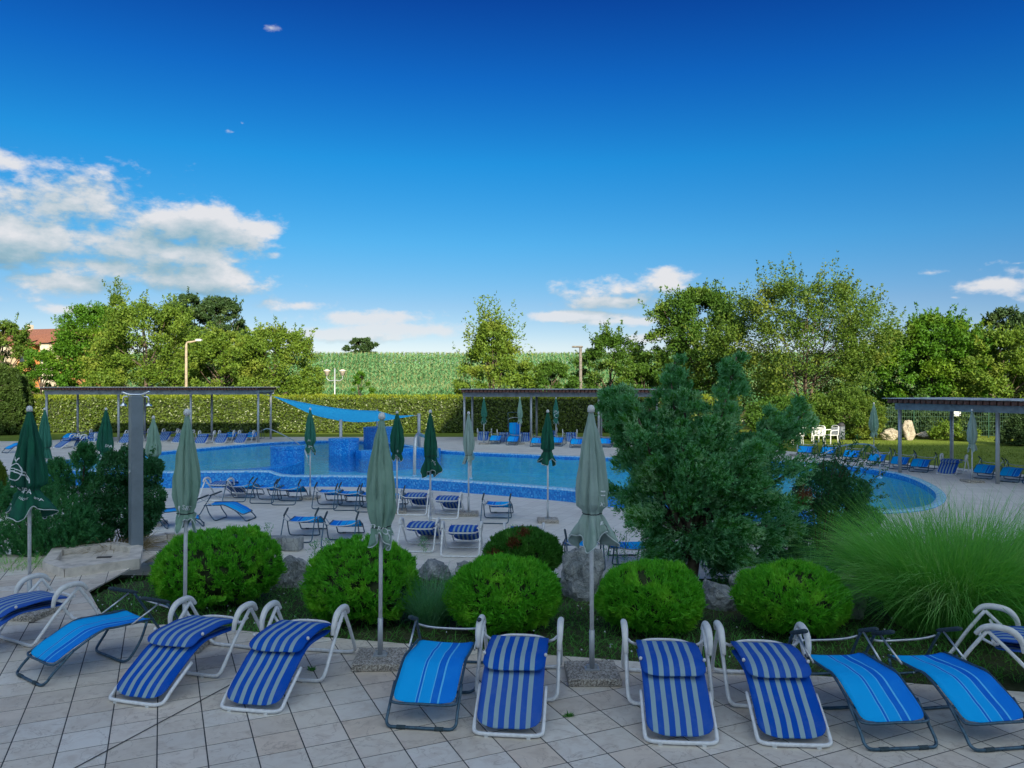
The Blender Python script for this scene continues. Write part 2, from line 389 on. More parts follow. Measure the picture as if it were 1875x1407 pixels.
def deck_mat():
    m, T, b = new_mat('pale pool deck paving')
    wp = T.node('ShaderNodeNewGeometry').outputs['Position']
    rot = T.node('ShaderNodeVectorRotate', {'Vector': wp, 'Angle': R(24.3)}, rotation_type='Z_AXIS').outputs[0]
    br = T.node('ShaderNodeTexBrick', {'Vector': rot, 'Color1': (0.69, 0.65, 0.57, 1), 'Color2': (0.77, 0.73, 0.65, 1), 'Mortar': (0.46, 0.43, 0.39, 1), 'Scale': 1.0, 'Mortar Size': 0.005,
                'Brick Width': 0.33, 'Row Height': 0.33}, offset=0.0)
    n = T.noise(wp, 0.55, 6.0, 0.62); n2 = T.noise(wp, 5.0, 5.0, 0.6)
    c = T.mix(T.m('MULTIPLY', T.smooth(n, 0.45, 0.75), 0.35), br.outputs[0], (0.44, 0.37, 0.31)); c = T.mix(T.m('MULTIPLY', T.smooth(n2, 0.5, 0.75), 0.25), c, (0.70, 0.66, 0.60))
    T.put(b.inputs['Base Color'], c); b.inputs['Roughness'].default_value = 0.6; return m
M_DECK = deck_mat()
M_GROUT = simple('dark joint sand', (0.05, 0.052, 0.055), 0.95, 0, 0.2, 8)
def mosaic_mat(name, cols, cell=0.04, rough=0.25):
    m, T, b = new_mat(name); wp = T.node('ShaderNodeNewGeometry').outputs['Position']
    fl = T.vm('FLOOR', T.vm('MULTIPLY', wp, (1 / cell,) * 3)); wn = T.node('ShaderNodeTexWhiteNoise', {0: fl}).outputs[0]
    T.put(b.inputs['Base Color'], T.ramp(wn, cols, 'CONSTANT')); b.inputs['Roughness'].default_value = rough; return m
M_MOSAIC = mosaic_mat('blue glass mosaic', [(0, (0.01, 0.20, 0.68)), (0.35, (0.015, 0.27, 0.76)), (0.6, (0.03, 0.35, 0.82)), (0.86, (0.01, 0.19, 0.66)), (0.97, (0.10, 0.45, 0.85))])
M_COPING = mosaic_mat('pale blue pool coping', [(0, (0.28, 0.62, 0.88)), (0.3, (0.42, 0.72, 0.90)), (0.6, (0.56, 0.80, 0.92)), (0.85, (0.12, 0.46, 0.84))])
M_POOLFLOOR = mosaic_mat('turquoise pool floor', [(0, (0.12, 0.72, 0.94)), (0.4, (0.15, 0.77, 0.95)), (0.75, (0.09, 0.66, 0.92))], 0.12)
def water_mat():
    m, T, b = new_mat('pool water'); wp = T.node('ShaderNodeNewGeometry').outputs['Position']
    h = T.m('ADD', T.noise(T.vm('MULTIPLY', wp, (1.0, 1.6, 1.0)), 1.6, 3.0, 0.55, 0.5), T.m('MULTIPLY', T.noise(wp, 7.0, 2.0), 0.22))
    bp = T.node('ShaderNodeBump', {'Strength': 0.55, 'Distance': 0.06, 'Height': h}).outputs[0]
    tr = T.node('ShaderNodeBsdfTransparent', {0: (0.78, 0.95, 0.99, 1)}); gl = T.node('ShaderNodeBsdfGlossy', {'Color': (1, 1, 1, 1), 'Roughness': 0.03, 'Normal': bp})
    fr = T.m('MULTIPLY', T.node('ShaderNodeFresnel', {'IOR': 1.33, 'Normal': bp}).outputs[0], 0.6)
    mx = T.node('ShaderNodeMixShader', {0: fr, 1: tr.outputs[0], 2: gl.outputs[0]})
    T.put(T.n['Material Output'].inputs[0], mx); return m
M_WATER = water_mat()
def ground_mat(name, a, b_, c_, s1=1.2, s2=14.0):
    m, T, b = new_mat(name); wp = T.node('ShaderNodeNewGeometry').outputs['Position']
    c = T.mix(T.smooth(T.noise(wp, s1, 5.0, 0.6), 0.35, 0.7), a, b_); c = T.mix(T.m('MULTIPLY', T.smooth(T.noise(wp, s2, 5.0, 0.65), 0.45, 0.75), 0.6), c, c_)
    T.put(b.inputs['Base Color'], c); b.inputs['Roughness'].default_value = 0.95; b.inputs['Specular IOR Level'].default_value = 0.1
    bump(T, b, T.noise(wp, 22.0, 4.0, 0.7), 0.6, 0.04); return m
M_LAWN = ground_mat('mown lawn', (0.15, 0.21, 0.03), (0.20, 0.25, 0.045), (0.09, 0.14, 0.02), 0.5, 6.0)
M_SOIL = ground_mat('bed soil and clover', (0.035, 0.055, 0.02), (0.06, 0.075, 0.035), (0.12, 0.11, 0.085), 2.0, 12.0)
M_FIELD = ground_mat('field earth', (0.08, 0.09, 0.03), (0.11, 0.11, 0.05), (0.05, 0.06, 0.02), 0.1, 2.0)
def rock_mat(name, a, b_):
    m, T, b = new_mat(name); tc = T.node('ShaderNodeTexCoord').outputs['Object']
    n = T.noise(tc, 3.5, 8.0, 0.65, 1.0); v = T.node('ShaderNodeTexVoronoi', {'Vector': tc, 'Scale': 7.0}, feature='DISTANCE_TO_EDGE').outputs[0]
    c = T.mix(T.smooth(n, 0.38, 0.66), a, b_); c = T.mix(T.m('MULTIPLY', T.smooth(T.noise(tc, 24.0, 5.0, 0.7), 0.52, 0.68), 0.6), c, (0.52, 0.53, 0.52))
    c = T.mix(T.m('MULTIPLY', T.m('SUBTRACT', 1.0, T.smooth(v, 0.0, 0.035)), 0.5), c, (0.04, 0.045, 0.05))
    T.put(b.inputs['Base Color'], c); b.inputs['Roughness'].default_value = 0.9
    bump(T, b, T.m('ADD', T.m('MULTIPLY', n, 2.0), T.noise(tc, 16.0, 8.0, 0.7)), 1.0, 0.05); return m
M_ROCK = rock_mat('grey weathered limestone', (0.22, 0.25, 0.27), (0.48, 0.50, 0.50))
M_ROCKP = rock_mat('pale boulder', (0.36, 0.30, 0.22), (0.52, 0.46, 0.37))
def slab_mat():
    m, T, b = new_mat('exposed aggregate concrete'); tc = T.node('ShaderNodeTexCoord').outputs['Object']
    v = T.node('ShaderNodeTexVoronoi', {'Vector': tc, 'Scale': 95.0}); r = T.node('ShaderNodeSeparateXYZ', {0: v.outputs['Color']}).outputs[0]
    c = T.ramp(r, [(0, (0.13, 0.12, 0.11)), (0.35, (0.30, 0.27, 0.23)), (0.7, (0.50, 0.46, 0.40)), (1, (0.62, 0.60, 0.56))])
    T.put(b.inputs['Base Color'], c); b.inputs['Roughness'].default_value = 0.9
    bump(T, b, v.outputs['Distance'], 0.8, 0.01); return m
M_SLAB = slab_mat()
def rooftile_mat():
    m, T, b = new_mat('red roof tiles'); tc = T.node('ShaderNodeTexCoord').outputs['Object']
    wv = T.node('ShaderNodeTexWave', {'Vector': tc, 'Scale': 1.6, 'Distortion': 0.3}, bands_direction='X').outputs[1]
    c = T.mix(T.noise(tc, 1.5, 5.0, 0.7), (0.30, 0.12, 0.075), (0.22, 0.09, 0.06)); T.put(b.inputs['Base Color'], c); b.inputs['Roughness'].default_value = 0.85
    bump(T, b, wv, 0.6, 0.08); return m
M_RTILE = rooftile_mat()

L_YELLOW = leaf_mat('yellow green tree leaves', (0.17, 0.26, 0.03), (0.08, 0.16, 0.02), (0.26, 0.31, 0.05), 0.30, 0.5)
L_OLIVE = leaf_mat('olive tree leaves', (0.12, 0.20, 0.025), (0.06, 0.125, 0.018), (0.20, 0.24, 0.035), 0.30, 0.5)
L_GREEN = leaf_mat('fresh green tree leaves', (0.09, 0.22, 0.015), (0.05, 0.14, 0.012), (0.17, 0.27, 0.02), 0.30, 0.5)
L_MID = leaf_mat('mid green tree leaves', (0.085, 0.18, 0.022), (0.045, 0.11, 0.015), (0.15, 0.23, 0.03), 0.30, 0.5)
L_DARK = leaf_mat('dark needles', (0.05, 0.10, 0.03), (0.03, 0.065, 0.022), (0.08, 0.13, 0.035), 0.15, 0.6)
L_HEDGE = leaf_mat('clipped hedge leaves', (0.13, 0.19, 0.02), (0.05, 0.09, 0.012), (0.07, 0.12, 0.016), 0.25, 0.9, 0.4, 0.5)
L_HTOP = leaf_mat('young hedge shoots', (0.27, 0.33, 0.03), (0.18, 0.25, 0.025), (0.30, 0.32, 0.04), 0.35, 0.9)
L_CYP = leaf_mat('cypress sprays', (0.06, 0.11, 0.02), (0.035, 0.07, 0.015), (0.09, 0.13, 0.03), 0.2, 0.9)
L_THUJA = leaf_mat('bright thuja sprays', (0.17, 0.58, 0.04), (0.08, 0.38, 0.028), (0.30, 0.68, 0.06), 0.45, 3.0)
L_THUJAD = leaf_mat('dull thuja sprays', (0.08, 0.30, 0.04), (0.05, 0.19, 0.03), (0.13, 0.36, 0.06), 0.45, 3.0)
L_BROWN = leaf_mat('dead brown sprays', (0.20, 0.07, 0.03), (0.12, 0.045, 0.02), trans=0.2)
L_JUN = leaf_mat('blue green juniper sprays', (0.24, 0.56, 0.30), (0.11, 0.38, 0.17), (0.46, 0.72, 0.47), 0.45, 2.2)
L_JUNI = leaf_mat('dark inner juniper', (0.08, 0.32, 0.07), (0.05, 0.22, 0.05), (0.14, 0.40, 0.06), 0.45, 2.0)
L_PINE = leaf_mat('dwarf pine needles', (0.08, 0.32, 0.12), (0.05, 0.22, 0.09), (0.12, 0.38, 0.14), 0.45, 2.0)
L_SHRUB = leaf_mat('dark shrub leaves', (0.05, 0.21, 0.08), (0.03, 0.14, 0.055), (0.08, 0.27, 0.10), 0.45, 2.0, 0.4, 0.4)
L_GRASS = leaf_mat('ornamental grass blades', (0.22, 0.58, 0.11), (0.13, 0.44, 0.09), (0.42, 0.68, 0.28), 0.45, 1.5)
L_GRASSB = leaf_mat('blue green fine grass', (0.18, 0.46, 0.24), (0.11, 0.34, 0.18), (0.28, 0.54, 0.34), 0.45, 1.5)
L_TURF = leaf_mat('short turf blades', (0.12, 0.38, 0.08), (0.08, 0.27, 0.06), (0.18, 0.44, 0.11), 0.45, 2.0)
L_CORN = leaf_mat('maize leaves', (0.19, 0.40, 0.17), (0.09, 0.25, 0.09), (0.26, 0.46, 0.22), 0.3, 0.08)
L_TASSEL = leaf_mat('maize tassels', (0.34, 0.36, 0.16), (0.26, 0.28, 0.11), trans=0.3)
L_LAWNB = leaf_mat('lawn blades', (0.18, 0.25, 0.035), (0.13, 0.19, 0.025), (0.23, 0.28, 0.045), 0.3, 0.6)

# ---------------------------------------------------------------- the setting
def deckz(x, y):
    y0 = 24.0 - 13.0 * smoothstep((x - 4.0) / 5.0)
    return -0.45 + 0.28 * smoothstep((y - y0) / 5.0)
LAWN_Z = -0.20
def terr(x, y):
    """natural ground beyond the hedge: flat, then the maize hill"""
    z = -1.95 + 1.7 * smoothstep((y - 47) / 7.0)
    if y > 70: z += 7.6 * smoothstep((y - 70) / 112.0) + 0.10 * mnoise.noise((x * 0.02, y * 0.02, 0)) * min(1, (y - 70) / 30)
    return z
EDGE_A, EDGE_B = (-4.25, 8.70), (2.8, 7.10)          # back edge of the upper terrace
def edge_y(x): return EDGE_A[1] + (EDGE_B[1] - EDGE_A[1]) * (x - EDGE_A[0]) / (EDGE_B[0] - EDGE_A[0])
def bedz(x, y):
    e = edge_y(x); t = (y - e) / (12.9 - e)
    return -0.035 - 0.07 * smoothstep(t * 2) - 0.36 * smoothstep((t - 0.45) / 0.5) + 0.035 * mnoise.noise((x * 1.3, y * 1.3, 3.0))

def grid_mesh(name, xs, ys, fz, mat):
    V = np.array([(x, y, fz(x, y)) for y in ys for x in xs]); nx = len(xs)
    Q = [(j * nx + i, j * nx + i + 1, (j + 1) * nx + i + 1, (j + 1) * nx + i) for j in range(len(ys) - 1) for i in range(nx - 1)]
    return np_mesh(name, V, Q, mat, True)
tag(link('ground', grid_mesh('ground', list(np.linspace(-900, -140, 12)) + list(np.linspace(-120, 120, 49)) + list(np.linspace(140, 900, 12)),
         list(np.linspace(-200, 40, 12)) + list(np.linspace(46, 200, 60)) + list(np.linspace(220, 1400, 10)), terr, M_FIELD)), kind='structure')

POOL = [(-6.7, 23.6), (-3.9, 23.4), (-1.2, 22.2), (1.6, 20.5), (4.2, 18.3), (6.6, 17.2), (8.8, 17.2), (10.5, 18.9), (11.7, 21.6), (12.2, 24.6), (11.3, 27.2), (8.9, 28.9),
        (6.4, 29.7), (3.9, 30.0), (0.4, 31.4), (-3.1, 33.4), (-5.5, 37), (-8.5, 39), (-11.8, 37.7), (-14.6, 33), (-16.7, 29), (-16.6, 26), (-14.4, 24.2), (-11, 23.3), (-8.6, 23.4)]
POOL_C = [(p.x, p.y) for p in spline([(x, y, 0) for x, y in POOL], 6, True)]
DECK_OUT = [(-40, 12.7), (-8, 12.7), (8, 12.3), (20, 12.0), (18.2, 20.5), (15.4, 25.5), (13.6, 29.5), (11.5, 33.0), (10.2, 37), (9.6, 41.6), (-21, 41.6), (-24, 38.5), (-40, 38.0)]

def cdt_sheet(name, outer, holes, step, fz, mat, lo, hi):
    pts, edges = [], []
    for loop in [outer] + holes:
        b = len(pts); L = []
        for i, p in enumerate(loop):
            q = loop[(i + 1) % len(loop)]; n = max(1, int(math.hypot(q[0] - p[0], q[1] - p[1]) / (step * 1.5)))
            L += [(p[0] + (q[0] - p[0]) * k / n, p[1] + (q[1] - p[1]) * k / n) for k in range(n)]
        pts += L; edges += [(b + i, b + (i + 1) % len(L)) for i in range(len(L))]
    x = lo[0]
    while x < hi[0]:
        y = lo[1]
        while y < hi[1]:
            if inside(outer, x, y) and not any(inside(h, x, y) for h in holes): pts.append((x + 0.01, y + 0.013))
            y += step
        x += step
    V, _, Fc, *_ = delaunay_2d_cdt([Vector(p) for p in pts], edges, [], 0, 1e-4)
    keep = []
    for f in Fc:
        cx = sum(V[i].x for i in f) / 3; cy = sum(V[i].y for i in f) / 3
        if inside(outer, cx, cy) and not any(inside(h, cx, cy) for h in holes): keep.append(tuple(f))
    me = bpy.data.meshes.new(name); me.from_pydata([(v.x, v.y, fz(v.x, v.y)) for v in V], [], keep); me.materials.append(mat)
    me.polygons.foreach_set('use_smooth', [True] * len(me.polygons)); me.update()
    return link(name, me)
tag(cdt_sheet('pool_deck', DECK_OUT, [POOL_C], 1.0, deckz, M_DECK, (-40, 12), (21, 43)), kind='structure')
LAWN_OUT = [(-90, 9.0), (-40.02, 9.0)] + [(-40.02, 38.02), (-24.02, 38.52), (-21.02, 41.62), (9.62, 41.62)] + [(10.22, 37), (11.52, 33.02), (13.62, 29.52), (15.42, 25.52), (18.22, 20.52), (20.02, 12.0), (20.02, 6), (90, 6), (90, 56), (-90, 56)]
tag(cdt_sheet('lawn', LAWN_OUT, [], 4.0, lambda x, y: LAWN_Z + 0.05 * mnoise.noise((x * 0.2, y * 0.2, 0)) - 0.01, M_LAWN, (-90, 6), (90, 56)), kind='structure')

# pool basin: rim with inner and outer wall, floor, water sheet
def offset_loop(loop, d):
    out = []; n = len(loop)
    for i in range(n):
        a, b = loop[i - 1], loop[(i + 1) % n]; tx, ty = b[0] - a[0], b[1] - a[1]; L = math.hypot(tx, ty) or 1
        out.append((loop[i][0] + ty / L * d, loop[i][1] - tx / L * d))
    return out
WATER_Z = -0.26
def rim_mesh():
    n = len(POOL_C); nar = [0.36 - 0.20 * max(smoothstep((x - 7.5) / 2.5), smoothstep((y - 28) / 2)) for x, y in POOL_C]
    loops = []
    for d in (0.05, 0.06, 0.02, None, -1, -1):
        if d is not None and d > 0: loops.append(offset_loop(POOL_C, d)); continue
        full_ = offset_loop(POOL_C, -1.0); k = [w_ - (0.06 if d is None else 0) for w_ in nar]
        loops.append([(p[0] + (q[0] - p[0]) * kk, p[1] + (q[1] - p[1]) * kk) for p, q, kk in zip(POOL_C, full_, k)])
    wall, top, under = MB(), MB(), MB()
    def rz(i):
        x, y = POOL_C[i]; near = smoothstep((30 - y) / 4.0); left = smoothstep((-6.9 - x) / 0.6) * smoothstep((27 - y) / 2.0)
        return -0.155 + 0.03 * near + 0.16 * left
    V = [[], [], [], [], [], []]
    for i in range(n):
        z = rz(i); dz = deckz(*POOL_C[i])
        for k, zz in enumerate((min(dz, z) - 0.06, z - 0.03, z, z, z - 0.03, -1.6)): V[k].append((*loops[k][i], zz))
    fl = lambda a: [p for L in a for p in L]
    qs = lambda m: [(r * n + i, r * n + (i + 1) % n, (r + 1) * n + (i + 1) % n, (r + 1) * n + i) for r in range(m - 1) for i in range(n)]
    wall.add(fl(V[0:2]), qs(2)); top.add(fl(V[1:5]), qs(4))
    mid_ = [(p[0], p[1], WATER_Z - 0.05) for p in V[4]]
    wall.add(V[4] + mid_, qs(2)); under.add(mid_ + V[5], qs(2))
    return wall, top, under
basin = tag(empty('pool_basin', (0, 0, 0)), kind='structure')
rw, rt, ru = rim_mesh(); ru.build('underwater_wall', M_POOLFLOOR, basin, True); rw.build('pool_wall', M_MOSAIC, basin, True); rt.build('coping', M_COPING, basin, True)
fl_o = cdt_sheet('pool_floor', offset_loop(POOL_C, -0.12), [], 2.5, lambda x, y: -0.95, M_POOLFLOOR, (-18, 16), (13, 41)); fl_o.parent = basin
tag(cdt_sheet('pool_water', offset_loop(POOL_C, -0.14), [], 2.5, lambda x, y: WATER_Z, M_WATER, (-18, 16), (13, 41)), kind='structure')

# upper terrace: joint bed sheet plus single tiles
PATH2 = [(-14, 8.69), (-4.55, 8.69), (-5.45, 10.0), (-5.6, 12.5), (-7.2, 12.3), (-7.3, 11.2), (-14, 11.0)]
terrace = MB()
terrace.add([(-14, 2.2, -0.0018), (14, 2.2, -0.0018), (14, edge_y(14), -0.0018), (EDGE_A[0], EDGE_A[1], -0.0018), (-14, 8.7, -0.0018)], [(0, 1, 2, 3, 4)])
terrace.add([(x, y, -0.0018) for x, y in PATH2], [tuple(range(len(PATH2)))])
terrace_o = tag(terrace.build('terrace', M_GROUT), kind='structure')
TS, TA = 0.33, R(24.3); T0 = (0.42, 6.21)
ux, uy = (math.cos(TA), math.sin(TA)), (-math.sin(TA), math.cos(TA))
def tile_mesh(poly, cx, cy):
    n = len(poly); g = 0.0068
    loc = [(x - cx, y - cy) for x, y in poly]; mx = sum(p[0] for p in loc) / n; my = sum(p[1] for p in loc) / n
    ins = lambda p, d: (p[0] + (mx - p[0]) * d / max(0.05, math.hypot(mx - p[0], my - p[1])), p[1] + (my - p[1]) * d / max(0.05, math.hypot(mx - p[0], my - p[1])))
    b = MB(); r0 = [ins(p, g) for p in loc]; r1 = [ins(p, g + 0.004) for p in loc]
    b.add([(*p, -0.02) for p in r0] + [(*p, -0.0012) for p in r0] + [(*p, 0.0) for p in r1],
          [(i, (i + 1) % n, n + (i + 1) % n, n + i) for i in range(n)] + [(n + i, n + (i + 1) % n, 2 * n + (i + 1) % n, 2 * n + i) for i in range(n)] + [tuple(range(2 * n, 3 * n))])
    return b
full = [(a * ux[0] + c * uy[0], a * ux[1] + c * uy[1]) for a, c in ((-TS / 2, -TS / 2), (TS / 2, -TS / 2), (TS / 2, TS / 2), (-TS / 2, TS / 2))]
full_me = tile_mesh(full, 0, 0).mesh('tile', M_TILE)
CL1 = [(-14, 2.2), (14, 2.2), (14, edge_y(14)), EDGE_A, (-14, 8.7)]
CL2 = [(-14, 8.7), (-4.55, 8.7), (-5.45, 10.0), (-14, 10.0)]
CL3 = [(-14, 10.0), (-5.45, 10.0), (-5.6, 12.45), (-7.2, 12.3), (-14, 11.0)]
rest = MB(); cand = []
for i in range(-70, 70):
    for j in range(-70, 70):
        cx = T0[0] + (i + .5) * TS * ux[0] + (j + .5) * TS * uy[0]; cy = T0[1] + (i + .5) * TS * ux[1] + (j + .5) * TS * uy[1]
        if not (-14.3 < cx < 14.3 and 1.8 < cy < 12.8): continue
        poly = [(cx + x, cy + y) for x, y in full]
        for cl in (CL1, CL2, CL3):
            q = clip_poly(poly, cl)
            if len(q) < 3: continue
            area = abs(sum(q[k - 1][0] * q[k][1] - q[k][0] * q[k - 1][1] for k in range(len(q)))) / 2
            if area < 0.004: continue
            cand.append((cx, cy, q, area > TS * TS * 0.999))
rt_ = random.Random(5)
n_tile = 0
cand.sort(key=lambda c: math.hypot(c[0], c[1]))
for cx, cy, q, whole in cand:
    u = F * cx / cy; vpix = HY + F * CZ / cy
    if abs(u) < 960 and vpix < 1425 and n_tile < 300:
        n_tile += 1
        me = full_me if whole else tile_mesh(q, cx, cy).mesh('tile', M_TILE)
        o = link('tile', me, terrace_o); o.location = (cx, cy, rt_.uniform(-0.0003, 0.0006)); o.rotation_euler = (rt_.uniform(-.002, .002), rt_.uniform(-.002, .002), 0)
    else:
        b = tile_mesh(q, 0, 0); rest.add(b.v, b.f)
tag(rest.build('outlying_tiles', M_TILE, terrace_o), kind='stuff')
a_, b_ = at(115, 1419, 0), at(425, 1253, 0)
jd = (b_ - a_).normalized(); js = Vector((-jd.y, jd.x, 0)) * 0.007
jm = MB(); jm.add([a_ - js + Vector((0, 0, .0035)), b_ - js + Vector((0, 0, .0035)), b_ + js + Vector((0, 0, .0035)), a_ + js + Vector((0, 0, .0035))], [(0, 1, 2, 3)])
jm.build('expansion_joint', M_GROUT, terrace_o)

# planting bed between terrace and pool deck
BED = [(-30, 11.2), (-7.25, 11.3), (-7.15, 12.35), (-5.57, 12.52), (-5.42, 10.0), (-4.52, 8.72), (-4.2, 8.71)] + [(x, edge_y(x) + 0.012) for x in (-2, 0, 2, 4, 8, 14)] + [(20, 6.0), (20, 12.05), (8, 12.35), (-8, 12.75), (-30, 12.75)]
tag(cdt_sheet('planting_bed', BED, [], 0.45, bedz, M_SOIL, (-30, 5), (20, 13)), kind='structure')

# the hotel behind the viewer, whose long shadow lies over terrace and pool
hot = empty('hotel_building', (0, -34, 0), 0, 'tall off white hotel behind the viewpoint shading terrace and pool', 'building')
wme = MB().box((0, 0, 0), (1.5, 0.08, 1.6)).mesh('window', M_GLASSD)
for x0, x1, h, nm in ((-13, 20, 33.0, 'main_block'), (20, 31.5, 35.6, 'stair_tower'), (31.5, 47, 29.6, 'side_wing')):
    MB().box(((x0 + x1) / 2, -9, h / 2 - 1), (x1 - x0 - 0.02, 18, h + 2)).build(nm, M_FACADE, hot)
    for k in range(int(h / 3.3)):
        for i in range(int((x1 - x0) / 5.6)):
            o = link('window', wme, hot); o.location = (x0 + 2.9 + i * 5.6, 0.02, 2.0 + k * 3.25)

# ---------------------------------------------------------------- pool furniture in the water
def tower(label, px, pyb, wpx, pytop, seed, ell=1.0):
    c = at(px, pyb, WATER_Z); rx = wpx / 2 / F * c.y; zt = CZ - (pytop - HY) / F * c.y
    o = empty('pool_tower', (c.x, c.y + rx * ell, WATER_Z - 1.1), 0, label, 'pool tower', 'mosaic towers standing in the pool')
    h = zt - (WATER_Z - 1.1)
    for nm, prof, mt in (('drum', [(0.97, 0), (0.97, h - 0.12), (1.0, h - 0.09), (1.0, h - 0.03)], M_MOSAIC), ('cap', [(1.005, h - 0.032), (1.0, h), (0.9, h + 0.015), (0.05, h + 0.02)], M_MOSAIC)):
        b = MB().lathe([(r * rx, z) for r, z in prof], seg=40); b.v = [(x, y * ell, z) for x, y, z in b.v]; b.build(nm, mt, o, False)
    return o
t1 = tower('blue mosaic drum tower nearest the viewer, at the end of curved raised pool wall', 519, 862, 64, 819, 1, 0.8)
t2 = tower('middle blue mosaic drum tower rising from water below the sail', 624, 834, 57, 805, 2, 0.9)
t3 = tower('rearmost and tallest blue mosaic tower, half hidden behind the folded sage parasol', 692, 815, 64, 784, 3, 0.8)
def pool_wall(name, label, pts, wd, zt, cat='pool wall'):
    P = spline(pts, 8); n = len(P); b = MB(); vs = []
    for i, p in enumerate(P):
        t = (P[min(i + 1, n - 1)] - P[max(i - 1, 0)]).normalized(); s_ = Vector((-t.y, t.x, 0)) * wd / 2; z = zt(i / (n - 1)) if callable(zt) else zt
        vs += [p + s_ + Vector((0, 0, -1.3)), p + s_ + Vector((0, 0, z - 0.03)), p + s_ * 0.9 + Vector((0, 0, z)), p - s_ * 0.9 + Vector((0, 0, z)), p - s_ + Vector((0, 0, z - 0.03)), p - s_ + Vector((0, 0, -1.3))]
    fs = [(6 * i + k, 6 * i + k + 1, 6 * i + 7 + k, 6 * i + 6 + k) for i in range(n - 1) for k in range(5)] + [(0, 1, 2, 3, 4, 5), tuple(6 * (n - 1) + k for k in (5, 4, 3, 2, 1, 0))]
    b.add(vs, fs); return tag(b.build(name, M_MOSAIC), label, cat)
pool_wall('curved_pool_wall', 'curved blue mosaic wall sweeping from the pool rim up to the nearest tower',
          [(-11.5, 23.55, 0), (-9.5, 23.7, 0), (-8.2, 24.0, 0), (-7.45, 24.8, 0), (-7.35, 26.1, 0)], 0.55, lambda t: -0.02 + 0.10 * t)
pool_wall('submerged_bench_wall', 'low blue mosaic bench wall linking the middle tower to the right', [(-6.3, 31.8, 0), (-5.4, 32.4, 0), (-4.6, 33.1, 0), (-3.9, 33.2, 0), (-3.2, 32.8, 0)], 0.6, -0.06)
c_ = at(1085, 903, -0.15)
b = MB().lathe([(0.40, -0.5), (0.42, 0.0), (0.42, 0.16), (0.36, 0.2), (0.05, 0.2)], (0, 0, 0), 24)
o = b.build('massage_seat', M_MOSAIC); o.location = (c_.x, c_.y + 0.4, -0.22); tag(o, 'blue mosaic block on the near pool rim behind the pale folded parasol', 'pool block')

def rail(label, pts, r=0.022, feet=True, mat=M_ALU):
    o = empty('handrail', pts[0], 0, label, 'handrail', 'steel handrails of the pool')
    p0 = Vector(pts[0]); MB().tube([Vector(p) - p0 for p in spline(pts, 5)], r, 10).build('rail', mat, o, True)
    MB().lathe([(0.07, 0), (0.07, 0.03), (0.03, 0.05)], (0, 0, 0), 14).build('floor_flange', M_COPING, o)
    return o
p = at(759, 872, -0.15); D = p.y
rail('flat steel handrail rising from the near pool rim by the striped loungers', [p, p + Vector((0, .05, .7)), p + Vector((.02, .25, 1.18)), p + Vector((.12, .7, 1.22)), p + Vector((.42, 1.9, .85)), p + Vector((.5, 2.3, .35))], 0.05)
p = at(861, 877, -0.15)
rail('short steel rail on pool rim behind the grey folded parasol', [p, p + Vector((0, .03, .35)), p + Vector((0, .06, .62)), p + Vector((.02, .3, .76)), p + Vector((.05, .9, .55))], 0.05)
p = at(560, 838, WATER_Z)
rail('thin steel rail descending into the water beside the nearest mosaic tower', [p + Vector((.1, 0, -.3)), p + Vector((-.1, .2, .25)), p + Vector((-.8, 1.0, .62)), p + Vector((-2.1, 2.2, 1.0)), p + Vector((-2.5, 2.5, .95))], 0.02)
p = at(1611, 876, -0.17)
rail('bent steel handrail at the right end of the pool', [p, p + Vector((0, 0, .5)), p + Vector((.05, .15, .72)), p + Vector((.35, 1.5, .9)), p + Vector((-.2, 2.6, .72)), p + Vector((-1.6, 2.0, .1))], 0.022)

# shade sail on three masts
sail = empty('shade_sail', at(622, 806, -0.17), 0, 'cyan triangular shade sail stretched above the far pool corner on grey masts', 'shade sail')
so = sail.location
cA, cB, cC, cD = atD(503, 727, 37.0), atD(757, 762, 35.0), atD(624, 771, 34.0), atD(690, 752, 38.5)
nS = 14; vs = []; fs = []
for i in range(nS + 1):
    for j in range(nS + 1):
        s_, t_ = i / nS, j / nS                                   # A-C / D-B patch with sagging edges
        p = cA * (1 - s_) * (1 - t_) + cC * s_ * (1 - t_) + cD * (1 - s_) * t_ + cB * s_ * t_
        sag = 0.42 * (s_ * (1 - s_) * 4) * (0.4 + 0.6 * (1 - t_)) + 0.30 * (t_ * (1 - t_) * 4)
        p = p + Vector((0, 0, -sag * 0.55 + 0.02 * math.sin(9 * s_ + 5 * t_))) + (cB + cA - cC - cD) * 0.0
        ctr = (cA + cB + cC + cD) / 4; k = 0.10 * (4 * s_ * (1 - s_) * (abs(t_ - .5) * 2) ** 4 + 4 * t_ * (1 - t_) * (abs(s_ - .5) * 2) ** 4)
        vs.append(p + (ctr - p) * k - so)
fs = [(i * (nS + 1) + j, i * (nS + 1) + j + 1, (i + 1) * (nS + 1) + j + 1, (i + 1) * (nS + 1) + j) for i in range(nS) for j in range(nS)]
b = MB(); b.add(vs, fs); so_ = b.build('sailcloth', M_SAIL, sail, True); md = so_.modifiers.new('thick', 'SOLIDIFY'); md.thickness = 0.012
hem = MB()
ring = [vs[j] for j in range(nS + 1)] + [vs[i * (nS + 1) + nS] for i in range(1, nS + 1)] + [vs[nS * (nS + 1) + j] for j in range(nS - 1, -1, -1)] + [vs[i * (nS + 1)] for i in range(nS - 1, 0, -1)]
hem.tube(ring, 0.02, 6, True).build('hem', M_SAIL, sail)
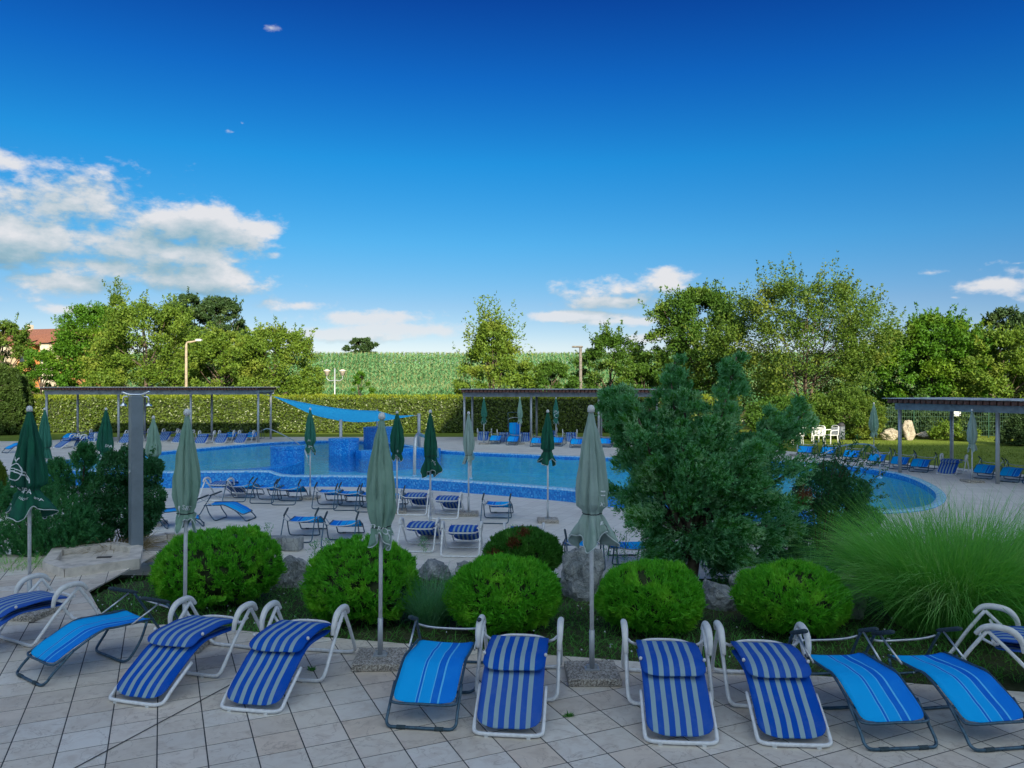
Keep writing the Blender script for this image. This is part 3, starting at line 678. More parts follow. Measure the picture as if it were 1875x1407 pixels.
for top, gx, gy, r in ((cC, cC.x, cC.y, 0.07), (cB + Vector((0.25, 0, 0.06)), cB.x + 0.25, cB.y, 0.07), (cD + Vector((0, .1, 0)), cD.x, cD.y + .1, 0.05)):
    zb = -1.3 if inside(POOL_C, gx, gy) else -0.2
    MB().tube([Vector((gx, gy, zb)) - so, Vector((gx, gy, top.z + 0.05)) - so], r, 12).build('mast', M_GALV, sail, True)
MB().tube([cA - so, atD(481, 722, 37.6) - so], 0.012, 6).build('guy_cable', M_GALV, sail)
MB().tube([cB - so, cB + Vector((0.25, 0, 0.03)) - so], 0.012, 6).build('guy_cable', M_GALV, sail)

# ---------------------------------------------------------------- pergolas
def pergola(label, A, B, depth, zg, ztop, posts, nsl, thick=0.16):
    """A, B ends of the front beam on plan, depth goes to the left of A->B"""
    A, B = Vector((*A, 0)), Vector((*B, 0)); d = (B - A); L = d.length; d.normalize(); nrm = Vector((-d.y, d.x, 0)); ang = math.atan2(d.y, d.x)
    o = empty('pergola', (A.x, A.y, zg), ang, label, 'pergola', 'slatted pergolas round the pool')
    h = ztop - zg
    for row, yy in enumerate((0.12, depth - 0.12)):
        MB().box((L / 2, yy, h - thick - 0.10), (L - 0.1, 0.10, 0.20)).build('beam', M_BEAM, o)
        for t in posts[row]:
            MB().tube([(L * t, yy, 0), (L * t, yy, h - thick - 0.19)], 0.055, 12).build('post', M_GALV, o, True)
            MB().tube([(L * t, yy, h * 0.86), (L * t, yy, h - thick - 0.18)], 0.075, 12).build('post_collar', M_GALV, o, True)
    for k in range(int(L / 1.7) + 1):
        MB().box((0.1 + k * (L - 0.2) / int(L / 1.7), depth / 2, h - thick - 0.05), (0.07, depth - 0.36, 0.10)).build('cross_beam', M_BEAM, o)
    sl = MB().box((0, depth / 2, h - thick / 2 + 0.006), (L / nsl * 0.80, depth + 0.5, thick - 0.02)).mesh('slat', M_SLAT)
    for k in range(nsl):
        s_ = link('slat', sl, o); s_.location = (L * (k + 0.5) / nsl, 0, 0)
    MB().box((L / 2, depth / 2, h + 0.012), (L + 0.25, depth + 0.62, 0.02)).build('roof_sheet', M_ROOFSHEET, o)
    return o
pA0, pA1 = at(52, 814, -0.17), at(482, 809, -0.17)
pergola('long slatted pergola at left before the hedge', (pA0.x, 37.6), (pA1.x, 37.6), 2.6, -0.17, 2.50, ((0.012, 0.345, 0.68, 0.992), (0.03, 0.36, 0.69, 0.98)), 70, 0.14)
pB0, pB1 = at(848, 806, -0.17), at(1216, 806, -0.17)
pergola('middle slatted pergola with parasols beneath, behind the pool', (pB0.x, 38.2), (pB1.x, 37.8), 2.6, -0.17, 2.40, ((0.012, 0.335, 0.66, 0.99), (0.03, 0.36, 0.69, 0.97)), 56, 0.16)
pergola('right hand pergola reaching out of the picture above lawn loungers', (12.25, 25.0), (16.6, 16.3), 2.4, -0.17, 2.20, ((0.02, 0.34, 0.64, 0.97), (0.05, 0.40, 0.70, 0.97)), 50, 0.15)

# ---------------------------------------------------------------- loungers
def panel(prof, W, th, rc0, rc1, n=5, nx=10, sag=0.0):
    """padded strip following a side profile (y, z), with rounded corners and uv across"""
    P = spline([(0, y, z) for y, z in prof], n); m = len(P); ln = [0.0]
    for i in range(1, m): ln.append(ln[-1] + (P[i] - P[i - 1]).length)
    T = ln[-1]; b = MB(); vs = []; uv = []
    for side in (1, -1):
        for i, p in enumerate(P):
            t = (P[min(i + 1, m - 1)] - P[max(i - 1, 0)]).normalized(); nr = Vector((0, -t.z, t.y))
            if nr.z < 0 and abs(t.y) > 0.2: nr = -nr
            hw = W / 2
            for rc, s_ in ((rc0, ln[i]), (rc1, T - ln[i])):
                if rc and s_ < rc: hw -= rc - math.sqrt(max(0, rc * rc - (rc - s_) ** 2))
            e = min(1.0, 0.25 + 6 * min(ln[i], T - ln[i]))
            for k in range(nx + 1):
                x = -hw + 2 * hw * k / nx; q = 1 - (2 * abs(k / nx - .5)) ** 4
                vs.append(p + Vector((x, 0, -sag * q + 0.009 * mnoise.noise((x * 6, ln[i] * 7 + len(prof), 2.0)))) + nr * (side * th / 2 * (0.35 + 0.65 * q) * e)); uv.append((x / W + 0.5 + 1e-4, ln[i] + 0.01))
    st_ = nx + 1; o2 = m * st_; fs = []
    for i in range(m - 1):
        for k in range(nx):
            a = i * st_ + k; fs.append((a, a + 1, a + st_ + 1, a + st_)); fs.append((o2 + a, o2 + a + st_, o2 + a + st_ + 1, o2 + a + 1))
        for k in (0, nx):
            a = i * st_ + k; fs.append((a, a + st_, o2 + a + st_, o2 + a) if k == 0 else (a, o2 + a, o2 + a + st_, a + st_))
    for i in (0, m - 1):
        for k in range(nx): a = i * st_ + k; fs.append((a, o2 + a, o2 + a + 1, a + 1) if i == 0 else (a, a + 1, o2 + a + 1, o2 + a))
    b.add(vs, fs, uv); return b
def make_striped():
    o = empty('striped_lounger', (0, 0, 0))
    panel([(-0.965, 0.055), (-0.90, 0.115), (-0.74, 0.215), (-0.56, 0.315), (-0.43, 0.355), (-0.25, 0.358), (-0.08, 0.35), (0.06, 0.35)], 0.50, 0.032, 0.09, 0.03, 4, 12, 0.012).build('leg_rest_and_seat', M_STRIPE, o, True)
    panel([(0.09, 0.405), (-0.04, 0.424), (-0.2, 0.432), (-0.40, 0.425), (-0.53, 0.40), (-0.59, 0.355)], 0.51, 0.034, 0.05, 0.07, 4, 12, 0.004).build('folded_backrest', M_STRIPE, o, True)
    fz = 0.022; W = 0.265
    foot = [(-W, -0.62, 0.24), (-W, -0.86, 0.10), (-W, -0.955, 0.035), (-W + 0.02, -0.995, fz), (-W + 0.08, -1.02, fz), (0, -1.025, fz), (W - 0.08, -1.02, fz), (W - 0.02, -0.995, fz), (W, -0.955, 0.035), (W, -0.86, 0.10), (W, -0.62, 0.24)]
    MB().tube(spline(foot, 4), 0.015, 10).build('foot_frame', M_WHITE, o, True)
    X = 0.345
    for nm, y0, dy in (('front_frame', -0.34, 0.46), ('rear_frame', 0.42, -0.30)):
        fr = [(-X, y0 + dy, 0.52), (-X, y0 + dy * 0.5, 0.30), (-X, y0 + dy * 0.12, 0.10), (-X + 0.02, y0 + 0.01, 0.04), (-X + 0.09, y0, fz), (0, y0, fz), (X - 0.09, y0, fz), (X - 0.02, y0 + 0.01, 0.04), (X, y0 + dy * 0.12, 0.10), (X, y0 + dy * 0.5, 0.30), (X, y0 + dy, 0.52)]
        MB().tube(spline(fr, 4), 0.0165, 10).build(nm, M_WHITE, o, True)
        for sx in (-0.17, 0.17): MB().box((sx, y0, 0.008), (0.03, 0.04, 0.016)).build('rubber_foot', M_WPLASTIC, o)
    for sx in (-0.16, 0.16): MB().box((sx, -1.022, 0.007), (0.03, 0.035, 0.014)).build('rubber_foot', M_WPLASTIC, o)
    for s_ in (-1, 1):
        arm = [(s_ * (X + .004), -0.15, 0.37), (s_ * (X + .012), -0.13, 0.47), (s_ * (X + .012), -0.06, 0.545), (s_ * (X + .012), 0.06, 0.565), (s_ * (X + .012), 0.15, 0.545), (s_ * (X + .004), 0.21, 0.48)]
        MB().tube(spline(arm, 5), [0.018 + 0.012 * math.sin(math.pi * i / 25) for i in range(26)], 10).build('armrest', M_WPLASTIC, o, True)
        MB().tube([(s_ * 0.262, 0.04, 0.39), (s_ * 0.30, 0.06, 0.40), (s_ * X, 0.08, 0.44)], 0.013, 8).build('hinge_bar', M_WHITE, o, True)
        MB().lathe([(0.008, -0.014), (0.013, -0.007), (0.013, 0.007), (0.006, 0.014)], (s_ * 0.255, -0.46, 0.44), 10).build('knob', M_WPLASTIC, o, True)
    MB().tube(spline([(-0.26, 0.06, 0.38), (-0.15, 0.15, 0.39), (0, 0.17, 0.392), (0.15, 0.15, 0.39), (0.26, 0.06, 0.38)], 4), 0.013, 8).build('seat_bar', M_WHITE, o, True)
    return o
def make_blue():
    o = empty('blue_lounger', (0, 0, 0)); W = 0.275; r = 0.0125; fz = 0.016
    panel([(-0.67, 0.175), (-0.60, 0.215), (-0.42, 0.305), (-0.27, 0.362), (-0.1, 0.365), (0.12, 0.35), (0.24, 0.355)], 0.50, 0.022, 0.07, 0.03, 4, 12, 0.014).build('sling', M_BLUE, o, True)
    MB().tube(spline([(-W + .01, 0.24, 0.355), (-W + .01, -0.1, 0.365), (-W + .01, -0.27, 0.36), (-W + .01, -0.60, 0.20), (-W + .04, -0.68, 0.165), (0, -0.69, 0.165), (W - .04, -0.68, 0.165), (W - .01, -0.60, 0.20), (W - .01, -0.27, 0.36), (W - .01, -0.1, 0.365), (W - .01, 0.24, 0.355)], 4), 0.011, 8).build('sling_frame', M_STEELD, o, True)
    fo = [(-W, -0.50, 0.26), (-W, -0.68, 0.10), (-W, -0.735, 0.04), (-W + .03, -0.765, fz), (-W + .1, -0.775, fz), (0, -0.775, fz), (W - .1, -0.775, fz), (W - .03, -0.765, fz), (W, -0.735, 0.04), (W, -0.68, 0.10), (W, -0.50, 0.26)]
    MB().tube(spline(fo, 4), r, 10).build('foot_frame', M_STEELD, o, True)
    for sx in (-.15, .15): MB().tube([(sx - .035, -0.775, fz), (sx + .035, -0.775, fz)], r + .004, 10).build('foot_sleeve', M_GRIP, o)
    X = 0.31
    mid = [(-X, 0.16, 0.36), (-X, 0.10, 0.20), (-X, 0.0, 0.06), (-X + .03, -0.035, 0.025), (-X + .1, -0.05, fz), (0, -0.05, fz), (X - .1, -0.05, fz), (X - .03, -0.035, 0.025), (X, 0.0, 0.06), (X, 0.10, 0.20), (X, 0.16, 0.36)]
    MB().tube(spline(mid, 4), r, 10).build('middle_frame', M_STEELD, o, True)
    rear = [(-X, 0.36, 0.50), (-X, 0.50, 0.28), (-X, 0.62, 0.08), (-X + .02, 0.66, 0.03), (-X + .09, 0.68, fz), (0, 0.68, fz), (X - .09, 0.68, fz), (X - .02, 0.66, 0.03), (X, 0.62, 0.08), (X, 0.50, 0.28), (X, 0.36, 0.50)]
    MB().tube(spline(rear, 4), r, 10).build('rear_frame', M_STEELD, o, True)
    for s_ in (-1, 1):
        MB().tube([(s_ * X, 0.10, 0.60), (s_ * X, 0.14, 0.588), (s_ * X, 0.36, 0.505), (s_ * X, 0.40, 0.49)], [0.014, 0.02, 0.019, 0.012], 10).build('arm_grip', M_GRIP, o, True)
        MB().tube([(s_ * (X - .02), 0.02, 0.36), (s_ * (X - .01), 0.30, 0.51)], 0.009, 8).build('strut', M_ALU, o, True)
    MB().tube(spline([(-X, 0.42, 0.44), (-0.2, 0.47, 0.40), (0, 0.50, 0.385), (0.2, 0.47, 0.40), (X, 0.42, 0.44)], 4), 0.010, 8).build('back_bar', M_ALU, o, True)
    return o
LPROTO = {'A': make_striped(), 'B': make_blue()}; LUSED = {'A': False, 'B': False}
def lounger(kind, p, a, label, group, sc=1.0):
    o = copy_tree(LPROTO[kind]) if LUSED[kind] else LPROTO[kind]; LUSED[kind] = True
    o.location = p; o.rotation_euler = (0, 0, R(a)); o.scale = (sc,) * 3
    return tag(o, label, 'lounger', group)
def by_foot(kind, px, py, z, a, label, group):
    d = 0.99 if kind == 'A' else 0.77; p = at(px, py, z + 0.02)
    return lounger(kind, (p.x - math.sin(R(a)) * d, p.y + math.cos(R(a)) * d, z), a, label, group)
def by_rear(kind, px, py, z, a, label, group):
    d = 0.42 if kind == 'A' else 0.68; p = at(px, py, z)
    return lounger(kind, (p.x + math.sin(R(a)) * d, p.y - math.cos(R(a)) * d, z), a, label, group)
G1 = 'loungers along the edge of the upper terrace'
lounger('A', (-4.95, 8.28, 0), -30, 'white framed striped lounger cut off by the left edge of the picture', G1)
by_foot('B', 52, 1243, 0, -36, 'cyan folding lounger at the far left, turned to the corner', G1)
by_foot('A', 247, 1284, 0, -16, 'navy and grey striped lounger beside the leftmost cyan lounger', G1)
by_foot('A', 458, 1298, 0, -10.5, 'navy and grey striped lounger just left of the central sage parasol base', G1)
by_foot('B', 769, 1332, 0, -7, 'cyan folding lounger between the two concrete parasol bases', G1)
by_foot('A', 930, 1343, 0, -6, 'striped lounger in the middle, right beside the central cyan lounger', G1)
by_foot('A', 1248, 1357, 0, -4.5, 'striped lounger just right of the central concrete parasol base', G1)
by_foot('A', 1456, 1361, 0, -4, 'striped lounger with its pillow skewed, next to two cyan loungers at right', G1)
by_foot('B', 1654, 1369, 0, 5, 'left one of two neighbouring cyan loungers at lower right', G1)
by_foot('B', 1845, 1369, 0, 8, 'cyan lounger cut by the right edge of the picture', G1)
lounger('A', (4.42, 7.0, 0), 60, 'striped lounger behind the rightmost cyan one, turned sideways to the tall grass', G1)
G2 = 'loungers facing the pool in the middle row'
for i, (px, py, a) in enumerate([(427, 920, 176), (478, 923, 178), (518, 926, 180), (593, 933, 180), (633, 936, 181), (673, 939, 179)]):
    by_rear('B', px, py, -0.45, a, 'cyan lounger %s in row facing the pool rim' % ['first from left', 'second from left', 'third from left', 'fourth, right of a slim green parasol', 'fifth from left', 'sixth, half behind the sage parasol'][i], G2)
by_rear('B', 712, 941, -0.45, 180, 'cyan lounger seen only right behind the sage parasol canopy', G2)
by_rear('A', 385, 918, -0.45, 168, 'white framed striped lounger at the left end of the poolside row', G2)
by_rear('A', 754, 945, -0.45, 176, 'striped lounger right of the sage parasol, left of a pair facing the pool', G2)
by_rear('A', 811, 952, -0.45, 174, 'striped lounger by the grey folded parasol, right of a pair facing the pool', G2)
by_rear('B', 905, 960, -0.45, 174, 'single cyan lounger right of the grey parasol facing the pool', G2)
G3 = 'loungers in the near row on the pool deck'
by_rear('B', 541, 995, -0.45, 180, 'left cyan lounger of two behind the rock between round shrubs', G3)
by_rear('B', 617, 1004, -0.45, 181, 'right cyan lounger of two behind the second round shrub', G3)
lounger('A', (-1.75, 14.75, -0.45), 174, 'striped lounger behind the sage parasol canopy base on the pool deck', G3)
lounger('A', (-0.92, 14.35, -0.45), 178, 'striped lounger seen above the low boulders, back to the viewer', G3)
lounger('A', (0.22, 14.2, -0.45), 178, 'striped lounger mostly hidden by the brown flecked thuja', G3)
lounger('B', (1.22, 13.55, -0.45), 182, 'cyan lounger behind the big upright rock and pale parasol pole', G3)
lounger('B', (2.03, 13.3, -0.45), 182, 'cyan lounger just left of the juniper trunk', G3)
lounger('B', (3.55, 13.2, -0.45), 184, 'cyan lounger glimpsed through the juniper, right of its trunk', G3)
lounger('B', (-7.55, 16.9, -0.45), 112, 'cyan lounger beside the steel shower post, turned sideways', G3)
lounger('B', (-6.75, 17.9, -0.45), 84, 'cyan lounger lying sideways behind the second folded parasol', G3)
lounger('B', (-14.6, 22.4, -0.45), 100, 'lounger with only its dark arms showing above the dwarf pines at left', G3)
G4 = 'loungers under the left pergola'
for i, (k, px, py, a) in enumerate([('B', 8, 829, -35), ('A', 34, 820, -20), ('A', 104, 821, -25), ('B', 119, 808, -8), ('A', 146, 819, 12), ('A', 167, 809, 10), ('A', 226, 812, 0), ('A', 244, 808, 4), ('A', 296, 808, 0),
                                    ('A', 323, 811, -3), ('A', 365, 813, 2), ('A', 401, 812, 0), ('A', 437, 812, -2), ('B', 419, 806, 0), ('B', 459, 806, 3)]):
    by_foot(k, px, py, -0.17, a, ['cyan lounger at the left picture edge beyond the pines', 'white framed lounger behind the dark green logo parasol', 'navy lounger just right of the logo parasol canopy', 'cyan lounger behind the navy one under the left pergola',
            'striped lounger standing between two green parasols at far left', 'dark navy lounger behind the striped one at far left', 'striped lounger left of the steel shower post', 'striped lounger hidden behind the steel shower post', 'striped lounger just left of the second sage parasol',
            'striped lounger just right of the second sage parasol', 'first of three matching striped loungers under the right end of the left pergola', 'second of three matching striped loungers under the left pergola', 'third of three matching striped loungers, nearest the pergola end post',
            'cyan lounger between the second and third striped ones under the left pergola', 'cyan lounger behind the end post of the left pergola'][i], G4)
G5 = 'loungers under the middle pergola'
for i, (k, px, py, a) in enumerate([('A', 884, 808, -3), ('B', 905, 813, -10), ('A', 923, 810, 0), ('B', 937, 815, -10), ('A', 961, 810, 3), ('B', 981, 818, -12), ('B', 1019, 817, -10), ('A', 1046, 810, 0), ('B', 1054, 820, -12), ('B', 1108, 819, -8), ('B', 1142, 819, 5), ('A', 1012, 806, 5)]):
    by_foot(k, px, py, -0.17, a, ['striped lounger at the left post of the middle pergola', 'cyan lounger right of the left green parasol under the middle pergola', 'striped lounger left of the upright blue lounger', 'cyan lounger lying in front of the upright blue one',
            'striped lounger right of the upright blue lounger', 'cyan lounger left of the centre post of the middle pergola', 'cyan lounger at the foot of the right green parasol under the pergola', 'navy lounger behind a cyan one right of the dark green parasol', 'cyan lounger before the navy one under the middle pergola',
            'cyan lounger partly behind the pale big parasol, far side', 'cyan lounger beside the juniper edge on the far deck', 'striped lounger behind the dark green parasol, far side'][i], G5)
up = lounger('B', at(941, 812, -0.17) + Vector((0, .35, 0.80)), 0, 'cyan lounger stood upright on its foot end under the middle pergola', G5); up.rotation_euler = (R(98), 0, R(4))
G6 = 'loungers at the right edge of the deck'
for i, (k, px, py, a) in enumerate([('B', 1472, 836, -30), ('B', 1514, 838, -32), ('B', 1556, 845, -34), ('B', 1602, 853, -36), ('B', 1644, 859, -38), ('B', 1681, 864, -40), ('A', 1732, 869, -42), ('B', 1797, 876, -46), ('B', 1845, 882, -48), ('B', 1892, 886, -48)]):
    by_foot(k, px, py, -0.17, a, ['first cyan lounger right of the juniper by the lawn', 'second cyan lounger right of the juniper by the lawn', 'cyan lounger behind the loose twigs of the dark shrub', 'cyan lounger beside the bent handrail', 'cyan lounger at the left post of the right pergola',
            'cyan lounger between the left posts of the right pergola', 'only striped lounger under the right pergola', 'cyan lounger right of the pale parasol under right pergola', 'cyan lounger near the right picture edge under the pergola', 'cyan lounger cut by the right edge beneath the pergola'][i], G6)

# ---------------------------------------------------------------- folded parasols
def text_mesh(body, size):
    cu = bpy.data.curves.new('t', 'FONT'); cu.body = body; cu.size = size; cu.align_x = 'CENTER'
    o = bpy.data.objects.new('t', cu); COL.objects.link(o); bpy.context.view_layer.update()
    dg = bpy.context.evaluated_depsgraph_get(); me = bpy.data.meshes.new_from_object(o.evaluated_get(dg))
    v = [tuple(x.co) for x in me.vertices]; f = [tuple(p.vertices) for p in me.polygons]
    bpy.data.objects.remove(o); return v, f
def parasol(p, H, L, R0, mat, label, group, seed, base='slab', tie=0.86, flare=1.0, lean=0.0, prints=(), pole_r=0.019, rot=0.0, hem=True):
    rn = random.Random(seed); o = empty('parasol', p, 0, label, 'parasol', group)
    if lean: o.rotation_euler = (0, R(lean), 0)
    ph = [rn.uniform(0, 6.28) for _ in range(6)]
    keys = [(0, 0.13), (0.06, 0.26), (0.2, 0.50), (0.4, 0.80), (0.6, 1.0), (0.74, 0.98), (tie - 0.06, 0.82), (tie, 0.62), (tie + 0.05, 0.66 + .2 * flare), (1.0, 0.62 + 0.72 * flare)]
    def prof(t):
        for (a, ra), (b_, rb) in zip(keys, keys[1:]):
            if t <= b_: k = (t - a) / (b_ - a); k = k * k * (3 - 2 * k) * 0.6 + k * 0.4; return ra + (rb - ra) * k
        return keys[-1][1]
    def surf(th, t):
        g = smoothstep(t / 0.25); sk = smoothstep((t - tie) / (1 - tie)); tz = math.exp(-((t - tie) / 0.035) ** 2)
        f1 = abs(math.sin(4 * th + ph[0] + 0.5 * t + 0.25 * math.sin(7 * t + ph[1])))
        m = 1 + g * (0.44 * (f1 ** 0.6 - 0.72) + 0.09 * math.sin(5 * th + ph[2] + 3 * t) + 0.07 * math.sin(13 * th + ph[3] - 5 * t)) * (1 - 0.2 * tz) + sk * (0.12 + 0.2 * flare) * math.sin(4 * th + ph[4]) + sk * 0.10 * math.sin(9 * th + ph[5])
        r = R0 * prof(t) * m + 0.016 * mnoise.noise((math.cos(th) * 2.2, math.sin(th) * 2.2, t * 7 + seed)) * g
        z = H - 0.03 - L * t + sk * (0.07 * math.sin(3 * th + ph[4] + 1.0) + 0.025 * math.sin(7 * th + ph[1]))
        return Vector((r * math.cos(th + rot), r * math.sin(th + rot) * 0.85, z))
    nt, nz = 112, 34; vs = [surf(2 * math.pi * i / nt, j / nz) for j in range(nz + 1) for i in range(nt)]
    fs = [(j * nt + i, (j + 1) * nt + i, (j + 1) * nt + (i + 1) % nt, j * nt + (i + 1) % nt) for j in range(nz) for i in range(nt)]
    b = MB(); b.add(vs, fs); c = b.build('canopy', mat, o, True); md = c.modifiers.new('thick', 'SOLIDIFY'); md.thickness = 0.006
    if hem: MB().tube([surf(2 * math.pi * i / 96, 1.0) for i in range(96)], 0.0055, 5, True).build('hem', M_TRIM, c, True)
    MB().tube([surf(2 * math.pi * i / 48, tie) * 1.0 + Vector((0.004 * math.cos(2 * math.pi * i / 48 + rot), 0.004 * math.sin(2 * math.pi * i / 48 + rot), 0.01 * math.sin(2 * math.pi * i / 48))) for i in range(48)], 0.005, 6, True).build('tie_cord', M_CORD, o, True)
    MB().lathe([(0.012, H - 0.05), (0.033, H - 0.045), (0.034, H - 0.015), (0.024, H + 0.012), (0.004, H + 0.02)], seg=14).build('finial', M_WPLASTIC, o, True)
    MB().tube([(0, 0, 0.42), (0, 0, H - 0.05)], pole_r, 12).build('pole', M_WHITE, o, True)
    MB().tube([(0, 0, 0.07), (0, 0, 0.43)], pole_r + 0.006, 12).build('pole_sleeve', M_GALV, o, True)
    if base == 'slab':
        ra = rn.uniform(-0.15, 0.15)
        MB().box((0, 0, 0.035), (0.47, 0.47, 0.07), ra, 0.008).build('base_slab', M_SLAB, o)
        MB().box((0, 0, 0.077), (0.13, 0.10, 0.012), ra, 0).box((0, 0, 0.09), (0.10, 0.025, 0.05), ra).build('bracket', M_GALV, o)
    else:
        MB().lathe([(0.20, 0), (0.20, 0.04), (0.12, 0.09), (0.11, 0.12), (0.09, 0.13), (0.06, 0.20), (0.035, 0.22), (0.03, 0.3)], seg=24).build('round_base', M_ROCK, o, True)
    for body, size, th0, t0 in prints:                              # white print on the cloth
        if isinstance(body, str): v, f = text_mesh(body, size)
        else: v, f = body
        tilt = R(-12); out = []
        for x, y, _ in v:
            x, y = x * math.cos(tilt) - y * math.sin(tilt), x * math.sin(tilt) + y * math.cos(tilt)
            th = th0 - rot + x / (R0 * 0.95); tt = min(1.0, max(0, t0 - y / L)); q = surf(th, tt); d = Vector((q.x, q.y, 0)).normalized()
            out.append(q + d * 0.010)
        pm = MB(); pm.add(out, f); pm.build('print', M_PRINT, c)
    return o
def ring_print(rx, ry, wd, a0, a1, cx=0, cy=0, n=28):
    v = []; f = []
    for i in range(n + 1):
        a = a0 + (a1 - a0) * i / n
        for k in (-.5, .5): v.append((cx + (rx + wd * k) * math.cos(a), cy + (ry + wd * k) * math.sin(a), 0))
    return v, [(2 * i, 2 * i + 1, 2 * i + 3, 2 * i + 2) for i in range(n)]
def line_print(pts, wd):
    P = spline([(x, y, 0) for x, y in pts], 6); v = []
    for i, p in enumerate(P):
        t = (P[min(i + 1, len(P) - 1)] - P[max(i - 1, 0)]).normalized(); s_ = Vector((-t.y, t.x, 0)) * wd / 2; v += [tuple(p + s_), tuple(p - s_)]
    return v, [(2 * i, 2 * i + 1, 2 * i + 3, 2 * i + 2) for i in range(len(P) - 1)]
FRONT = -math.pi / 2
GU = 'folded parasols on the upper terrace'
apple = [(ring_print(0.085, 0.10, 0.010, 0, 6.28), 1, FRONT - 0.55, 0.60), (line_print([(-0.1, .02), (0, .035), (.08, .02), (.15, -.03), (.17, -.09)], 0.010), 1, FRONT - 0.5, 0.60),
         (line_print([(-0.1, -.01), (0, .005), (.08, -.01), (.16, -.06)], 0.014), 1, FRONT - 0.5, 0.60), (line_print([(-.02, .11), (.0, .15), (.03, .17)], 0.016), 1, FRONT - 0.6, 0.60), (line_print([(-.03, .11), (-.05, .14), (-.055, .165)], 0.012), 1, FRONT - 0.6, 0.60)]
parasol(at(54, 1127, 0), 2.40, 1.17, 0.160, M_CAN_GREEN, 'dark green folded parasol with white apple logo and SPA lettering at left', GU, 11, tie=0.78, flare=1.05, rot=0.2,
        prints=[('O SPA', 0.085, FRONT - 0.15, 0.80), ('colour', 0.04, FRONT + 0.05, 0.855), ('SPA', 0.05, FRONT + 1.0, 0.90)] + apple)
parasol(at(338, 1183, 0), 2.40, 1.12, 0.113, M_CAN_FADED, 'faded sage folded parasol behind the left round shrub, with crumpled skirt', GU, 23, tie=0.90, flare=0.35, lean=0.6,
        prints=[('S&S', 0.07, FRONT + 0.4, 0.87), (line_print([(0, -.05), (.01, 0), (.015, .06)], 0.016), 1, FRONT - 0.55, 0.88)])
parasol(at(696, 1214, 0), 2.38, 1.18, 0.126, M_CAN_FADED, 'faded sage folded parasol with white lettering below its black tie, in the centre', GU, 37, tie=0.88, flare=0.25, lean=0.4,
        prints=[('ROSS', 0.085, FRONT + 0.5, 0.935), ('in', 0.085, FRONT - 0.75, 0.885), (([(-.05, -.045, 0), (.045, -.045, 0), (.04, .03, 0), (-.035, .03, 0)], [(0, 1, 2, 3)]), 1, FRONT - 0.75, 0.965)])
parasol(at(1084, 1240, 0), 2.46, 1.18, 0.130, M_CAN_GREY, 'pale grey folded parasol with flared green skirt before the juniper', GU, 41, tie=0.79, flare=0.85, rot=0.3, lean=-0.2,
        prints=[(line_print([(-.02, .03), (.03, .0), (.06, -.06)], 0.035), 1, FRONT + 0.75, 0.90), (line_print([(-.03, .0), (.04, .01)], 0.012), 1, FRONT + 0.8, 0.62), (line_print([(-.03, .0), (.04, .01)], 0.010), 1, FRONT + 0.8, 0.65), ('XS', 0.05, FRONT + 0.7, 0.73)])
GP = 'folded parasols on the pool deck'
def par_tip(px, tip, z, H): D = (CZ - z - H) * F / (tip - HY); return Vector(((px - HX) / F * D, D, z))
